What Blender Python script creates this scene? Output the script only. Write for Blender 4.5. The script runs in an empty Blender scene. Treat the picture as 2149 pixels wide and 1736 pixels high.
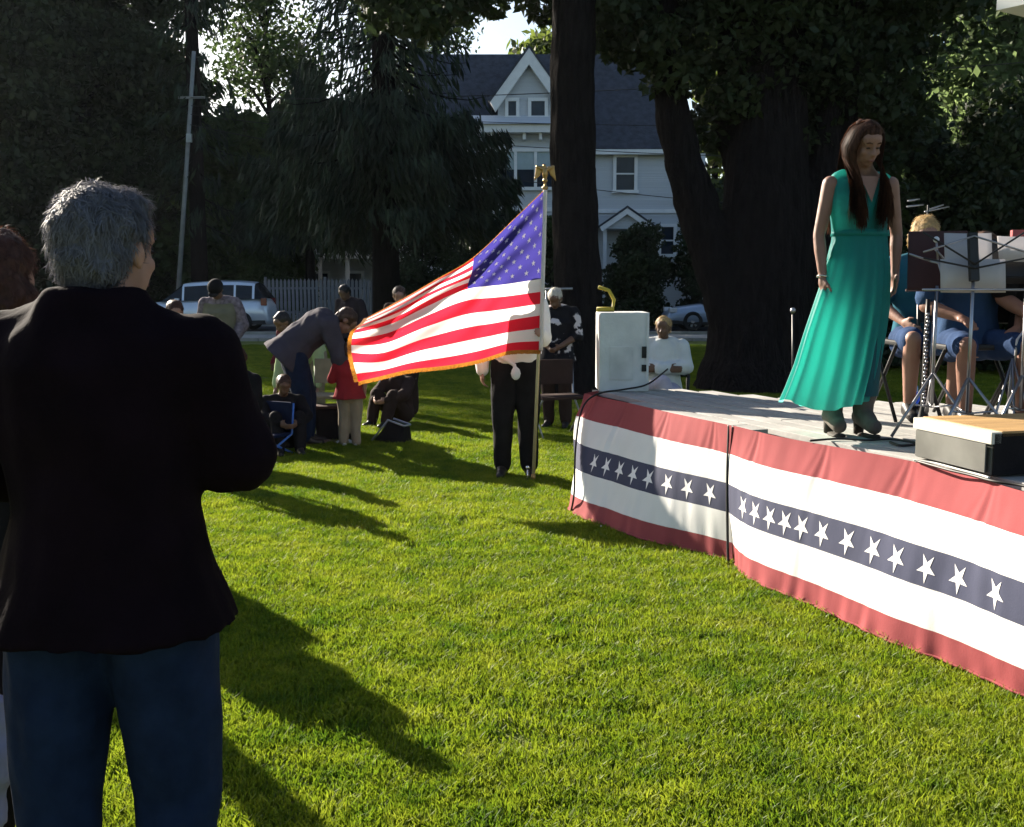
import bpy, bmesh, math, random
import numpy as np
from mathutils import Vector, Matrix, noise
R_ = math.radians
random.seed(7); RNG = np.random.default_rng(7)

# ------------------------------------------------------------------ camera, sky, sun, exposure
FPX, CAMH, PITCH = 2303.0, 1.55, R_(6.64)
scene = bpy.context.scene
COL = scene.collection
cam_d = bpy.data.cameras.new('camera'); cam = bpy.data.objects.new('camera', cam_d); COL.objects.link(cam)
cam.location = (0, 0, CAMH); cam.rotation_euler = (R_(90) - PITCH, 0, 0)
cam_d.sensor_width = 36; cam_d.lens = 36 * FPX / 2149.0
cam_d.clip_end = 1500; cam_d.clip_start = 0.05
scene.camera = cam
SUN_ELEV = R_(23.0); SUN_AZ = R_(-40.0)      # direction towards the sun, measured from +Y to +X
world = bpy.data.worlds.new('World'); scene.world = world; world.use_nodes = True
wn = world.node_tree.nodes; wl = world.node_tree.links
sky = wn.new('ShaderNodeTexSky'); sky.sky_type = 'NISHITA'; sky.sun_disc = False
sky.sun_elevation = SUN_ELEV; sky.sun_rotation = SUN_AZ; sky.air_density = 1.0; sky.dust_density = 1.5; sky.ozone_density = 1.5
wl.new(sky.outputs[0], wn['Background'].inputs[0]); wn['Background'].inputs[1].default_value = 0.05
sd = bpy.data.lights.new('sun', 'SUN'); sd.energy = 5.0; sd.angle = R_(0.5); sd.color = (1.0, 0.90, 0.76)
sun = bpy.data.objects.new('sun', sd); COL.objects.link(sun)
sdir = Vector((math.sin(SUN_AZ) * math.cos(SUN_ELEV), math.cos(SUN_AZ) * math.cos(SUN_ELEV), math.sin(SUN_ELEV)))
sun.rotation_euler = sdir.to_track_quat('Z', 'Y').to_euler(); sun.location = sdir * 60
scene.view_settings.view_transform = 'Standard'; scene.view_settings.look = 'None'
scene.view_settings.gamma = 1.0; scene.view_settings.use_curve_mapping = False
scene.view_settings.exposure = 1.95
scene.cycles.max_bounces = 6; scene.cycles.transparent_max_bounces = 8; scene.cycles.diffuse_bounces = 3
scene.cycles.use_denoising = True

# ------------------------------------------------------------------ helpers
def ray(px, py):
    r = (px - 1074.5) / FPX; u = -(py - 868.0) / FPX
    return Vector((r, math.cos(PITCH) + u * math.sin(PITCH), -math.sin(PITCH) + u * math.cos(PITCH)))
def on_z(px, py, z=0.0):
    d = ray(px, py); t = (z - CAMH) / d.z; return Vector((0, 0, CAMH)) + d * t
def on_y(px, py, y):
    d = ray(px, py); t = y / d.y; return Vector((0, 0, CAMH)) + d * t
def project(p):
    c, s = math.cos(PITCH), math.sin(PITCH); v = Vector(p) - Vector((0, 0, CAMH))
    f = v.y * c - v.z * s; u = v.y * s + v.z * c
    return 1074.5 + FPX * v.x / f, 868 - FPX * u / f

MATS = {}
def mat(name, col, rough=0.8, var=0.2, scale=6.0, bump=0.0, bscale=40.0, transl=0.0, tcol=None, metal=0.0, spec=0.3,
        col2=None, stretch=(1, 1, 1), bdist=0.01, sheen=0.0, coat=0.0, detail=4.0):
    if name in MATS: return MATS[name]
    m = bpy.data.materials.new(name); m.use_nodes = True; n = m.node_tree.nodes; l = m.node_tree.links
    b = n['Principled BSDF']; b.inputs['Roughness'].default_value = rough; b.inputs['Metallic'].default_value = metal
    b.inputs['Specular IOR Level'].default_value = spec
    b.inputs['Sheen Weight'].default_value = sheen; b.inputs['Coat Weight'].default_value = coat
    tc = n.new('ShaderNodeTexCoord'); mp = n.new('ShaderNodeMapping'); mp.inputs['Scale'].default_value = stretch
    l.new(tc.outputs['Object'], mp.inputs[0])
    nz = n.new('ShaderNodeTexNoise'); nz.inputs['Scale'].default_value = scale; nz.inputs['Detail'].default_value = detail
    l.new(mp.outputs[0], nz.inputs['Vector'])
    mr = n.new('ShaderNodeMapRange'); mr.inputs[1].default_value = 0.3; mr.inputs[2].default_value = 0.7
    l.new(nz.outputs[0], mr.inputs[0])
    mx = n.new('ShaderNodeMix'); mx.data_type = 'RGBA'; l.new(mr.outputs[0], mx.inputs[0])
    c1 = tuple(max(0, c * (1 - var)) for c in col[:3]); c2 = col2 or tuple(min(1, c * (1 + var)) for c in col[:3])
    mx.inputs[6].default_value = (*c1, 1); mx.inputs[7].default_value = (*c2, 1)
    l.new(mx.outputs[2], b.inputs['Base Color'])
    if bump > 0:
        bn = n.new('ShaderNodeTexNoise'); bn.inputs['Scale'].default_value = bscale; bn.inputs['Detail'].default_value = 5
        l.new(mp.outputs[0], bn.inputs['Vector'])
        bp = n.new('ShaderNodeBump'); bp.inputs['Strength'].default_value = bump; bp.inputs['Distance'].default_value = bdist
        l.new(bn.outputs[0], bp.inputs['Height']); l.new(bp.outputs[0], b.inputs['Normal'])
    if transl > 0:
        tr = n.new('ShaderNodeBsdfTranslucent'); ms = n.new('ShaderNodeMixShader'); ms.inputs[0].default_value = transl
        if tcol: tr.inputs[0].default_value = (*tcol, 1)
        else: l.new(mx.outputs[2], tr.inputs[0])
        l.new(b.outputs[0], ms.inputs[1]); l.new(tr.outputs[0], ms.inputs[2])
        l.new(ms.outputs[0], n['Material Output'].inputs[0])
    MATS[name] = m; return m

def tagp(o, label=None, cat=None, group=None, kind=None):
    if label: o['label'] = label
    if cat: o['category'] = cat
    if group: o['group'] = group
    if kind: o['kind'] = kind
    return o
def empty(name, loc=(0, 0, 0), rz=0.0, label=None, cat=None, group=None):
    o = bpy.data.objects.new(name, None); COL.objects.link(o); o.location = loc; o.rotation_euler = (0, 0, rz)
    o.empty_display_size = 0.1
    return tagp(o, label, cat, group)
def np_mesh(name, verts, faces, m=None, parent=None, smooth=False):
    """verts (N,3), faces (M,k) array with constant k"""
    verts = np.asarray(verts, dtype=np.float32); faces = np.asarray(faces, dtype=np.int32); k = faces.shape[1]
    me = bpy.data.meshes.new(name); me.vertices.add(len(verts)); me.vertices.foreach_set('co', verts.ravel())
    me.loops.add(faces.size); me.loops.foreach_set('vertex_index', faces.ravel())
    me.polygons.add(len(faces)); me.polygons.foreach_set('loop_start', np.arange(0, faces.size, k, dtype=np.int32))
    me.polygons.foreach_set('loop_total', np.full(len(faces), k, dtype=np.int32))
    if smooth: me.polygons.foreach_set('use_smooth', np.ones(len(faces), dtype=bool))
    me.update(calc_edges=True)
    if m: me.materials.append(m)
    o = bpy.data.objects.new(name, me)
    if parent != 'unlinked':
        COL.objects.link(o)
        if parent: o.parent = parent
    return o

class MB:
    def __init__(s): s.v = []; s.f = []; s.mi = []
    def add(s, vs, fs, mi=0):
        o = len(s.v); s.v.extend([tuple(v) for v in vs]); s.f.extend([tuple(i + o for i in f) for f in fs]); s.mi.extend([mi] * len(fs))
        return s
    def box(s, c, d, rz=0.0, mi=0, M=None):
        hx, hy, hz = d[0] / 2, d[1] / 2, d[2] / 2
        vs = [Vector((x, y, z)) for x in (-hx, hx) for y in (-hy, hy) for z in (-hz, hz)]
        rot = M or Matrix.Rotation(rz, 3, 'Z')
        vs = [rot @ v + Vector(c) for v in vs]
        return s.add(vs, [(0, 1, 3, 2), (4, 6, 7, 5), (0, 4, 5, 1), (2, 3, 7, 6), (0, 2, 6, 4), (1, 5, 7, 3)], mi)
    def tube(s, pts, rad, n=8, caps=True, mi=0, flat=None):
        pts = [Vector(p) for p in pts]
        if not hasattr(rad, '__len__'): rad = [rad] * len(pts)
        vs = []; prev = None
        for i, p in enumerate(pts):
            t = (pts[min(i + 1, len(pts) - 1)] - pts[max(i - 1, 0)]).normalized()
            if prev is None:
                a = Vector((1, 0, 0)) if abs(t.x) < 0.8 else Vector((0, 1, 0)); u = (a - t * a.dot(t)).normalized()
            else: u = (prev - t * prev.dot(t)).normalized()
            prev = u; w = t.cross(u)
            for k in range(n):
                an = 2 * math.pi * k / n; vs.append(p + (u * math.cos(an) + w * math.sin(an) * (flat or 1)) * rad[i])
        fs = [(i * n + k, i * n + (k + 1) % n, (i + 1) * n + (k + 1) % n, (i + 1) * n + k) for i in range(len(pts) - 1) for k in range(n)]
        if caps: fs += [tuple(range(n - 1, -1, -1)), tuple((len(pts) - 1) * n + k for k in range(n))]
        return s.add(vs, fs, mi)
    def ell(s, c, r, M=None, n=10, m=7, mi=0):
        c = Vector(c); vs = [Vector((0, 0, 1))]
        for i in range(1, m):
            th = math.pi * i / m
            for k in range(n):
                ph = 2 * math.pi * k / n; vs.append(Vector((math.sin(th) * math.cos(ph), math.sin(th) * math.sin(ph), math.cos(th))))
        vs.append(Vector((0, 0, -1)))
        vs = [Vector((v.x * r[0], v.y * r[1], v.z * r[2])) for v in vs]
        if M: vs = [M @ v for v in vs]
        vs = [v + c for v in vs]
        fs = [(0, 1 + k, 1 + (k + 1) % n) for k in range(n)]
        for i in range(m - 2):
            for k in range(n):
                a = 1 + i * n; fs.append((a + k, a + n + k, a + n + (k + 1) % n, a + (k + 1) % n))
        L = len(vs) - 1; a = 1 + (m - 2) * n
        fs += [(L, a + (k + 1) % n, a + k) for k in range(n)]
        return s.add(vs, fs, mi)
    def caps_(s, p, q, r1, r2, n=10):
        p = Vector(p); q = Vector(q); s.tube([p, q], [r1, r2], n)
        s.ell(p, (r1,) * 3, n=n, m=6); s.ell(q, (r2,) * 3, n=n, m=6); return s
    def loft(s, rings, n=16, mi=0):
        """rings: (center, right*rx, fwd*ry)"""
        vs = []
        for c, a, b in rings:
            for k in range(n):
                an = 2 * math.pi * k / n; vs.append(Vector(c) + Vector(a) * math.cos(an) + Vector(b) * math.sin(an))
        m = len(rings)
        fs = [(i * n + k, i * n + (k + 1) % n, (i + 1) * n + (k + 1) % n, (i + 1) * n + k) for i in range(m - 1) for k in range(n)]
        fs += [tuple(range(n - 1, -1, -1)), tuple((m - 1) * n + k for k in range(n))]
        return s.add(vs, fs, mi)
    def prism(s, poly, a, b, axis='y', mi=0):
        """poly: 2D outline; extruded from a to b along axis"""
        def P(u, v, w): return (u, w, v) if axis == 'y' else ((w, u, v) if axis == 'x' else (u, v, w))
        n = len(poly); vs = [P(u, v, a) for u, v in poly] + [P(u, v, b) for u, v in poly]
        fs = [tuple(range(n)), tuple(range(2 * n - 1, n - 1, -1))] + [(i, (i + 1) % n, n + (i + 1) % n, n + i) for i in range(n)]
        return s.add(vs, fs, mi)
    def build(s, name, mats, parent=None, smooth=False, fixn=True, bevel=0.0, label=None, kind=None):
        me = bpy.data.meshes.new(name); me.from_pydata(s.v, [], s.f)
        if not isinstance(mats, (list, tuple)): mats = [mats]
        for m in mats: me.materials.append(m)
        me.polygons.foreach_set('material_index', s.mi)
        if fixn or bevel:
            bm = bmesh.new(); bm.from_mesh(me)
            bmesh.ops.recalc_face_normals(bm, faces=bm.faces[:])
            if bevel:
                bmesh.ops.bevel(bm, geom=[e for e in bm.edges if len(e.link_faces) == 2 and e.calc_face_angle(0) > 0.5], offset=bevel, segments=2, affect='EDGES', profile=0.7)
            bm.to_mesh(me); bm.free()
        if smooth: me.polygons.foreach_set('use_smooth', [True] * len(me.polygons))
        me.update()
        o = bpy.data.objects.new(name, me); COL.objects.link(o)
        if parent: o.parent = parent
        return tagp(o, label, None, None, kind)

def blob(mb, name, m, parent, vox=0.012, sm=3, wob=None, label=None):
    """join the closed volumes of mb into one continuous smooth surface"""
    me = bpy.data.meshes.new('tmp'); me.from_pydata(mb.v, [], mb.f)
    bm = bmesh.new(); bm.from_mesh(me); bmesh.ops.recalc_face_normals(bm, faces=bm.faces[:]); bm.to_mesh(me); bm.free()
    t = bpy.data.objects.new('tmp', me); COL.objects.link(t)
    r = t.modifiers.new('r', 'REMESH'); r.mode = 'VOXEL'; r.voxel_size = vox
    if sm: q = t.modifiers.new('s', 'SMOOTH'); q.factor = 0.5; q.iterations = sm
    dg = bpy.context.evaluated_depsgraph_get(); dg.update()
    me2 = bpy.data.meshes.new_from_object(t.evaluated_get(dg))
    bpy.data.objects.remove(t); bpy.data.meshes.remove(me)
    me2.name = name; me2.materials.clear(); me2.materials.append(m)
    if wob:
        N = len(me2.vertices); co = np.empty(N * 3, np.float32); me2.vertices.foreach_get('co', co); co = co.reshape(-1, 3)
        no = np.empty(N * 3, np.float32); me2.vertices.foreach_get('normal', no); no = no.reshape(-1, 3)
        amp, fx, fy, fz = wob
        d = np.array([noise.noise((c[0] * fx, c[1] * fy, c[2] * fz)) + 0.5 * noise.noise((c[0] * fx * 2.3 + 7, c[1] * fy * 2.3, c[2] * fz * 2.3)) for c in co.tolist()], np.float32)
        co += no * (d * amp)[:, None]; me2.vertices.foreach_set('co', co.ravel())
    me2.polygons.foreach_set('use_smooth', np.ones(len(me2.polygons), dtype=bool)); me2.update()
    o = bpy.data.objects.new(name, me2); COL.objects.link(o); o.parent = parent
    return tagp(o, label)

def copy_obj(o, parent=None, loc=None, rz=None):
    c = o.copy(); COL.objects.link(c)
    if parent is not None: c.parent = parent
    if loc is not None: c.location = loc
    if rz is not None: c.rotation_euler = (0, 0, rz)
    return c
def kids(o): return [c for c in bpy.data.objects if c.parent == o]
def copy_tree(o, parent=None):
    c = o.copy(); COL.objects.link(c)
    if parent is not None: c.parent = parent
    for ch in kids(o): copy_tree(ch, c)
    return c
# ------------------------------------------------------------------ setting: ground, road, pavement
def grass_ground_mat():
    m = mat('ground_turf', (0.11, 0.13, 0.02), 0.95, 0.3, 1.3, bump=0.6, bscale=60, bdist=0.03)
    return m
def sheet(name, pts, z, m, sub=1):
    mb = MB(); mb.add([(p[0], p[1], z) for p in pts], [tuple(range(len(pts)))])
    o = mb.build(name, m, fixn=False); return tagp(o, kind='structure')
sheet('ground', [(-400, -60), (400, -60), (400, 600), (-400, 600)], 0.0, grass_ground_mat())
asph = mat('asphalt', (0.05, 0.05, 0.055), 0.9, 0.25, 3, bump=0.5, bscale=120)
conc = mat('concrete', (0.30, 0.29, 0.27), 0.85, 0.15, 5, bump=0.3, bscale=60)
sheet('road', [(-120, 34.6), (120, 34.6), (120, 42.2), (-120, 42.2)], 0.004, asph)
mb = MB(); mb.box((0, 34.5, 0.06), (240, 0.18, 0.12)); tagp(mb.build('kerb', conc), kind='structure')
mb = MB(); mb.box((0, 42.3, 0.06), (240, 0.18, 0.12)); tagp(mb.build('kerb', conc), kind='structure')
# pavement of separate slabs (parts of the pavement)
pv = empty('pavement', (0, 0, 0)); pv['kind'] = 'structure'
slab_o = None
for i in range(34):
    x = -17.5 + i * 1.22
    if slab_o is None:
        mbs = MB(); mbs.box((0, 0, 0), (1.2, 2.2, 0.09)); slab_o = mbs.build('slab', conc, pv, bevel=0.008); slab_o.location = (x, 32.0, 0.045)
    else: copy_obj(slab_o, pv, (x, 32.0 , 0.045 + random.uniform(-.004, .004)))
sheet('path', [(-60, 28.2), (60, 28.2), (60, 28.75), (-60, 28.75)], 0.012, mat('light_path', (0.36, 0.34, 0.30), 0.9, 0.15, 8))

# grass: blades on the lawn, one object, instanced tufts
def grass_patch(n, rad, seed, lmin, lmax):
    rg = np.random.default_rng(seed)
    a = rg.uniform(0, 2 * np.pi, n); r = rad * np.sqrt(rg.uniform(0, 1, n)); x = r * np.cos(a); y = r * np.sin(a)
    cl = 0.5 + 0.5 * np.sin(x * 9 + 2 * np.sin(y * 7)) * np.sin(y * 10 + 1.5 * np.sin(x * 8))
    L = rg.uniform(lmin, lmax, n) * (0.6 + 0.6 * cl); w = rg.uniform(0.0022, 0.0048, n)
    th = rg.uniform(0, 2 * np.pi, n); lean = rg.uniform(0.1, 0.9, n) * L; ld = rg.uniform(0, 2 * np.pi, n)
    sx, sy = np.cos(th) * w, np.sin(th) * w; lx, ly = np.cos(ld) * lean, np.sin(ld) * lean
    z0 = np.zeros(n) - 0.004
    V = np.stack([np.stack([x - sx, y - sy, z0], 1), np.stack([x + sx, y + sy, z0], 1),
                  np.stack([x + sx * .7 + lx * .35, y + sy * .7 + ly * .35, L * .6], 1), np.stack([x - sx * .7 + lx * .35, y - sy * .7 + ly * .35, L * .6], 1),
                  np.stack([x + lx, y + ly, L * .95], 1)], 1).reshape(-1, 3)
    b = np.arange(n)[:, None] * 5
    F = np.concatenate([b + np.array([[0, 1, 2]]), b + np.array([[0, 2, 3]]), b + np.array([[3, 2, 4]])], 0)
    return V, F
def grass_mat():
    m = bpy.data.materials.new('grass_blades'); m.use_nodes = True; n = m.node_tree.nodes; l = m.node_tree.links
    b = n['Principled BSDF']; b.inputs['Roughness'].default_value = 0.55; b.inputs['Specular IOR Level'].default_value = 0.25
    geo = n.new('ShaderNodeNewGeometry'); nz = n.new('ShaderNodeTexNoise'); nz.inputs['Scale'].default_value = 0.9; nz.inputs['Detail'].default_value = 6
    nz.inputs['Roughness'].default_value = 0.7
    l.new(geo.outputs['Position'], nz.inputs['Vector'])
    oi = n.new('ShaderNodeTexNoise'); oi.inputs['Scale'].default_value = 90; oi.inputs['Detail'].default_value = 1; l.new(geo.outputs['Position'], oi.inputs['Vector'])
    ad = n.new('ShaderNodeMath'); ad.operation = 'MULTIPLY_ADD'; ad.inputs[1].default_value = 0.55; l.new(oi.outputs[0], ad.inputs[0])
    m2 = n.new('ShaderNodeMath'); m2.operation = 'MULTIPLY'; m2.inputs[1].default_value = 0.75; l.new(nz.outputs[0], m2.inputs[0]); n3 = n.new('ShaderNodeTexNoise'); n3.inputs['Scale'].default_value = 6.5; n3.inputs['Detail'].default_value = 3; l.new(geo.outputs['Position'], n3.inputs['Vector'])
    m3 = n.new('ShaderNodeMath'); m3.operation = 'MULTIPLY_ADD'; m3.inputs[1].default_value = 0.7; l.new(n3.outputs[0], m3.inputs[0]); m4 = n.new('ShaderNodeMath'); m4.operation = 'SUBTRACT'; m4.inputs[1].default_value = 0.435; l.new(m2.outputs[0], m4.inputs[0]); l.new(m4.outputs[0], m3.inputs[2]); l.new(m3.outputs[0], ad.inputs[2])
    cr = n.new('ShaderNodeValToRGB'); e = cr.color_ramp.elements
    e[0].position = 0.36; e[0].color = (0.060, 0.125, 0.008, 1); e[1].position = 0.78; e[1].color = (0.24, 0.28, 0.022, 1)
    q = e.new(0.56); q.color = (0.145, 0.205, 0.010, 1)
    l.new(ad.outputs[0], cr.inputs[0]); l.new(cr.outputs[0], b.inputs['Base Color'])
    tr = n.new('ShaderNodeBsdfTranslucent'); l.new(cr.outputs[0], tr.inputs[0])
    ms = n.new('ShaderNodeMixShader'); ms.inputs[0].default_value = 0.55
    l.new(b.outputs[0], ms.inputs[1]); l.new(tr.outputs[0], ms.inputs[2]); l.new(ms.outputs[0], n['Material Output'].inputs[0])
    return m
GM = grass_mat()
V, F = grass_patch(14000, 0.85, 3, 0.026, 0.050)
tuft = np_mesh('tuft_source', V, F, GM, 'unlinked')
pts = []
y = 2.2
while y < 28.0:
    st = 0.8 if y < 9 else (1.0 if y < 16 else 1.25)
    half = 0.50 * y + 1.5; x = -half
    while x < half:
        pts.append((x + random.uniform(-.25, .25), y + random.uniform(-.25, .25), 0)); x += st
    y += st
gme = bpy.data.meshes.new('lawn_grass'); gme.from_pydata(pts, [], []); gme.materials.append(GM)
lawn = bpy.data.objects.new('lawn_grass', gme); COL.objects.link(lawn)
tagp(lawn, 'short mown green grass covering the lawn in front of the stage', 'grass', kind='stuff')
ng = bpy.data.node_groups.new('tufts', 'GeometryNodeTree')
ng.interface.new_socket('Geometry', in_out='INPUT', socket_type='NodeSocketGeometry'); ng.interface.new_socket('Geometry', in_out='OUTPUT', socket_type='NodeSocketGeometry')
N = ng.nodes; gi = N.new('NodeGroupInput'); go = N.new('NodeGroupOutput'); mp = N.new('GeometryNodeMeshToPoints'); ip = N.new('GeometryNodeInstanceOnPoints')
oi = N.new('GeometryNodeObjectInfo'); oi.inputs[0].default_value = tuft
rv = N.new('FunctionNodeRandomValue'); rv.data_type = 'FLOAT_VECTOR'; rv.inputs[0].default_value = (0, 0, 0); rv.inputs[1].default_value = (0, 0, 6.283)
rs = N.new('FunctionNodeRandomValue'); rs.data_type = 'FLOAT'; rs.inputs[2].default_value = 0.85; rs.inputs[3].default_value = 1.15; rs.inputs['Seed'].default_value = 5
L = ng.links
L.new(gi.outputs[0], mp.inputs[0]); L.new(mp.outputs[0], ip.inputs['Points']); L.new(oi.outputs['Geometry'], ip.inputs['Instance'])
L.new(rv.outputs[0], ip.inputs['Rotation']); L.new(rs.outputs[1], ip.inputs['Scale']); L.new(ip.outputs[0], go.inputs[0])
md = lawn.modifiers.new('tufts', 'NODES'); md.node_group = ng

# ------------------------------------------------------------------ trees
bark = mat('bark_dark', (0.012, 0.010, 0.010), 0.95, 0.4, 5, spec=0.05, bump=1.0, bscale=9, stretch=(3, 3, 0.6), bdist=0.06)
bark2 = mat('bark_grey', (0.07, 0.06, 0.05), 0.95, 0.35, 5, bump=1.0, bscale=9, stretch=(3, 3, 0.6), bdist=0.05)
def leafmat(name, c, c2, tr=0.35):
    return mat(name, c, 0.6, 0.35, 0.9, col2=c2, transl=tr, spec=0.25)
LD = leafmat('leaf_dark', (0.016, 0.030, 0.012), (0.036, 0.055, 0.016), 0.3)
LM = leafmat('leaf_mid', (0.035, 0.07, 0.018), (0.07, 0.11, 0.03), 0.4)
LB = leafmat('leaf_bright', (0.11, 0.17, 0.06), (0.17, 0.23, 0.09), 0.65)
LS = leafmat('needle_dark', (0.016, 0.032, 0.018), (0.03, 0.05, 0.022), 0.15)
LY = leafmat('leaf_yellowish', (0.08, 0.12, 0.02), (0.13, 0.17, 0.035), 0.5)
def leaves(cent, size, rg, elong=1.0, droop=None, size_var=0.4, wid=.55):
    n = len(cent); a = rg.normal(size=(n, 3)); a /= np.linalg.norm(a, axis=1)[:, None]
    if droop is not None: a = droop + a * 0.45; a /= np.linalg.norm(a, axis=1)[:, None]
    b = rg.normal(size=(n, 3)); b -= a * (a * b).sum(1)[:, None]; b /= np.linalg.norm(b, axis=1)[:, None]
    s = (size * (1 + rg.uniform(-size_var, size_var, n)))[:, None]
    A = a * s * elong; B = b * s * wid
    V = np.stack([cent - A, cent - A * 0.1 + B, cent + A, cent - A * 0.1 - B], 1).reshape(-1, 3)
    F = np.arange(n * 4).reshape(-1, 4); return V, F
def crown(name, clusters, nleaf, size, m, parent, seed):
    rg = np.random.default_rng(seed); clusters = np.asarray(clusters, float)
    w = clusters[:, 3] ** 2 * 1.0; k = rg.choice(len(clusters), nleaf, p=w / w.sum())
    d = rg.normal(size=(nleaf, 3)); d /= np.linalg.norm(d, axis=1)[:, None]
    r = rg.uniform(0.25, 1.0, nleaf) ** 0.5; bump = 1 + 0.25 * np.sin(d[:, 0] * 5 + k) * np.sin(d[:, 2] * 6 + k * 2)
    c = clusters[k, :3] + d * (clusters[k, 3] * r * bump)[:, None] * np.array([1, 1, 0.75])
    c[:, 2] = np.maximum(c[:, 2], 0.15)
    V, F = leaves(c, size, rg); return np_mesh(name, V, F, m, parent)
def tree(name, x, y, h, rad, zlow, nleaf, size, m, label, seed, trunk_r=0.2, ncl=26, lean=(0, 0), bk=None, group=None, cat='tree', top_pow=1.0, trunk=True):
    rd = random.Random(seed); t = empty(name, (x, y, 0), 0, label, cat, group)
    cl = []; limbs = []
    tp = [Vector((lean[0] * f + 0.12 * math.sin(f * 5 + seed), lean[1] * f, h * 0.92 * f - 0.1)) for f in [i / 8 for i in range(9)]]
    for i in range(ncl):
        f = rd.uniform(0, 1); z = zlow + (h - zlow) * f
        prof = math.sin(math.pi * (0.12 + 0.8 * f)) ** 0.6 * (1 - 0.35 * f * top_pow)
        a = rd.uniform(0, 2 * math.pi); rr = rad * prof * rd.uniform(0.25, 0.85)
        fz = z / (h * 0.92); bx = lean[0] * min(fz, 1); by = lean[1] * min(fz, 1)
        c = (bx + math.cos(a) * rr, by + math.sin(a) * rr, z, rad * rd.uniform(0.26, 0.46)); cl.append(c)
        if i % 2 == 0: limbs.append((Vector((bx, by, max(zlow * .6, z - rr * 0.8))), Vector(c[:3])))
    crown('crown', cl, nleaf, size, m, t, seed)
    if trunk:
        mb = MB(); mb.tube(tp, [trunk_r * (1.35 if i == 0 else 1 - 0.1 * i) for i in range(9)], 12)
        for a, b in limbs:
            mid = (a + b) / 2 + Vector((0, 0, 0.12 * (b - a).length)); mb.tube([a, mid, b], [trunk_r * .38, trunk_r * .25, trunk_r * .08], 6)
        mb.build('trunk', bk or bark, t, True)
    return t
def conifer(name, x, y, h, rad, zlow, label, seed, nb=150, per=110, size=0.13, trunk_r=0.22, m=None, group=None, thin_z=99):
    rg = np.random.default_rng(seed); rd = random.Random(seed); t = empty(name, (x, y, 0), 0, label, 'tree', group)
    mb = MB(); mb.tube([(0, 0, -.1), (0, 0, h * .5), (0, 0, h)], [trunk_r * 1.2, trunk_r * .8, 0.03], 10)
    C = []; D = []
    for i in range(nb):
        f = (i + rd.random()) / nb; z = zlow + (h - zlow) * f; Lb = (rad * (1 - f) ** 0.75 * rd.uniform(0.7, 1.12) + 0.25) * (1 if z < thin_z else .85)
        a = i * 2.399 + rd.uniform(-.3, .3); ca, sa = math.cos(a), math.sin(a)
        P = []
        for j in range(6):
            u = j / 5; P.append(Vector((ca * Lb * u, sa * Lb * u, z - Lb * (0.55 * u - 0.28 * u * u * u))))
        mb.tube(P, [0.035 * (1 - .17 * j) for j in range(6)], 5)
        n = int(per * (0.4 + Lb / rad) * (1.0 if z < thin_z else 0.11)); u = rg.uniform(0.12, 1, n) ** 0.8
        side = rg.normal(size=n) * 0.16 * Lb * (1.15 - u); down = np.abs(rg.normal(size=n)) * 0.28
        cx = ca * Lb * u - sa * side; cy = sa * Lb * u + ca * side; cz = z - Lb * (0.55 * u - 0.28 * u ** 3) - down
        C.append(np.stack([cx, cy, cz], 1)); D.append(np.tile([ca * .5, sa * .5, -1.0], (n, 1)))
    mb.build('trunk', bark, t, True)
    V, F = leaves(np.concatenate(C), size, rg, elong=1.7, droop=np.concatenate(D), wid=.30); np_mesh('foliage', V, F, m or LS, t)
    return t
def X(px, Y): return (px - 1074.5) / FPX * Y

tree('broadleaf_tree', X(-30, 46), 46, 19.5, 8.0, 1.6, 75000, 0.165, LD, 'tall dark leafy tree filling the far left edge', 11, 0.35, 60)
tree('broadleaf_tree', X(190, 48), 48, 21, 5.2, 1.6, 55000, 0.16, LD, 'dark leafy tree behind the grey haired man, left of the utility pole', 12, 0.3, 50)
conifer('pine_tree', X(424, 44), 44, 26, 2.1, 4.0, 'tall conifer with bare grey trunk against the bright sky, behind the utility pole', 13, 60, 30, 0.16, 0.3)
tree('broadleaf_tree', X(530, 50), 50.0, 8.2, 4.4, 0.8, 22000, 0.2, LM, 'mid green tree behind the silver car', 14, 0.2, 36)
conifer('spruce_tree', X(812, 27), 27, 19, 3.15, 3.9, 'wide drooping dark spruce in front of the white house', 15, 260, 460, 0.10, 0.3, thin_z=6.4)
conifer('spruce_tree', X(655, 46), 46, 10.6, 3.4, 4.2, 'narrower dark spruce left of the wide drooping one', 16, 120, 260, 0.15, 0.2)
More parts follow.
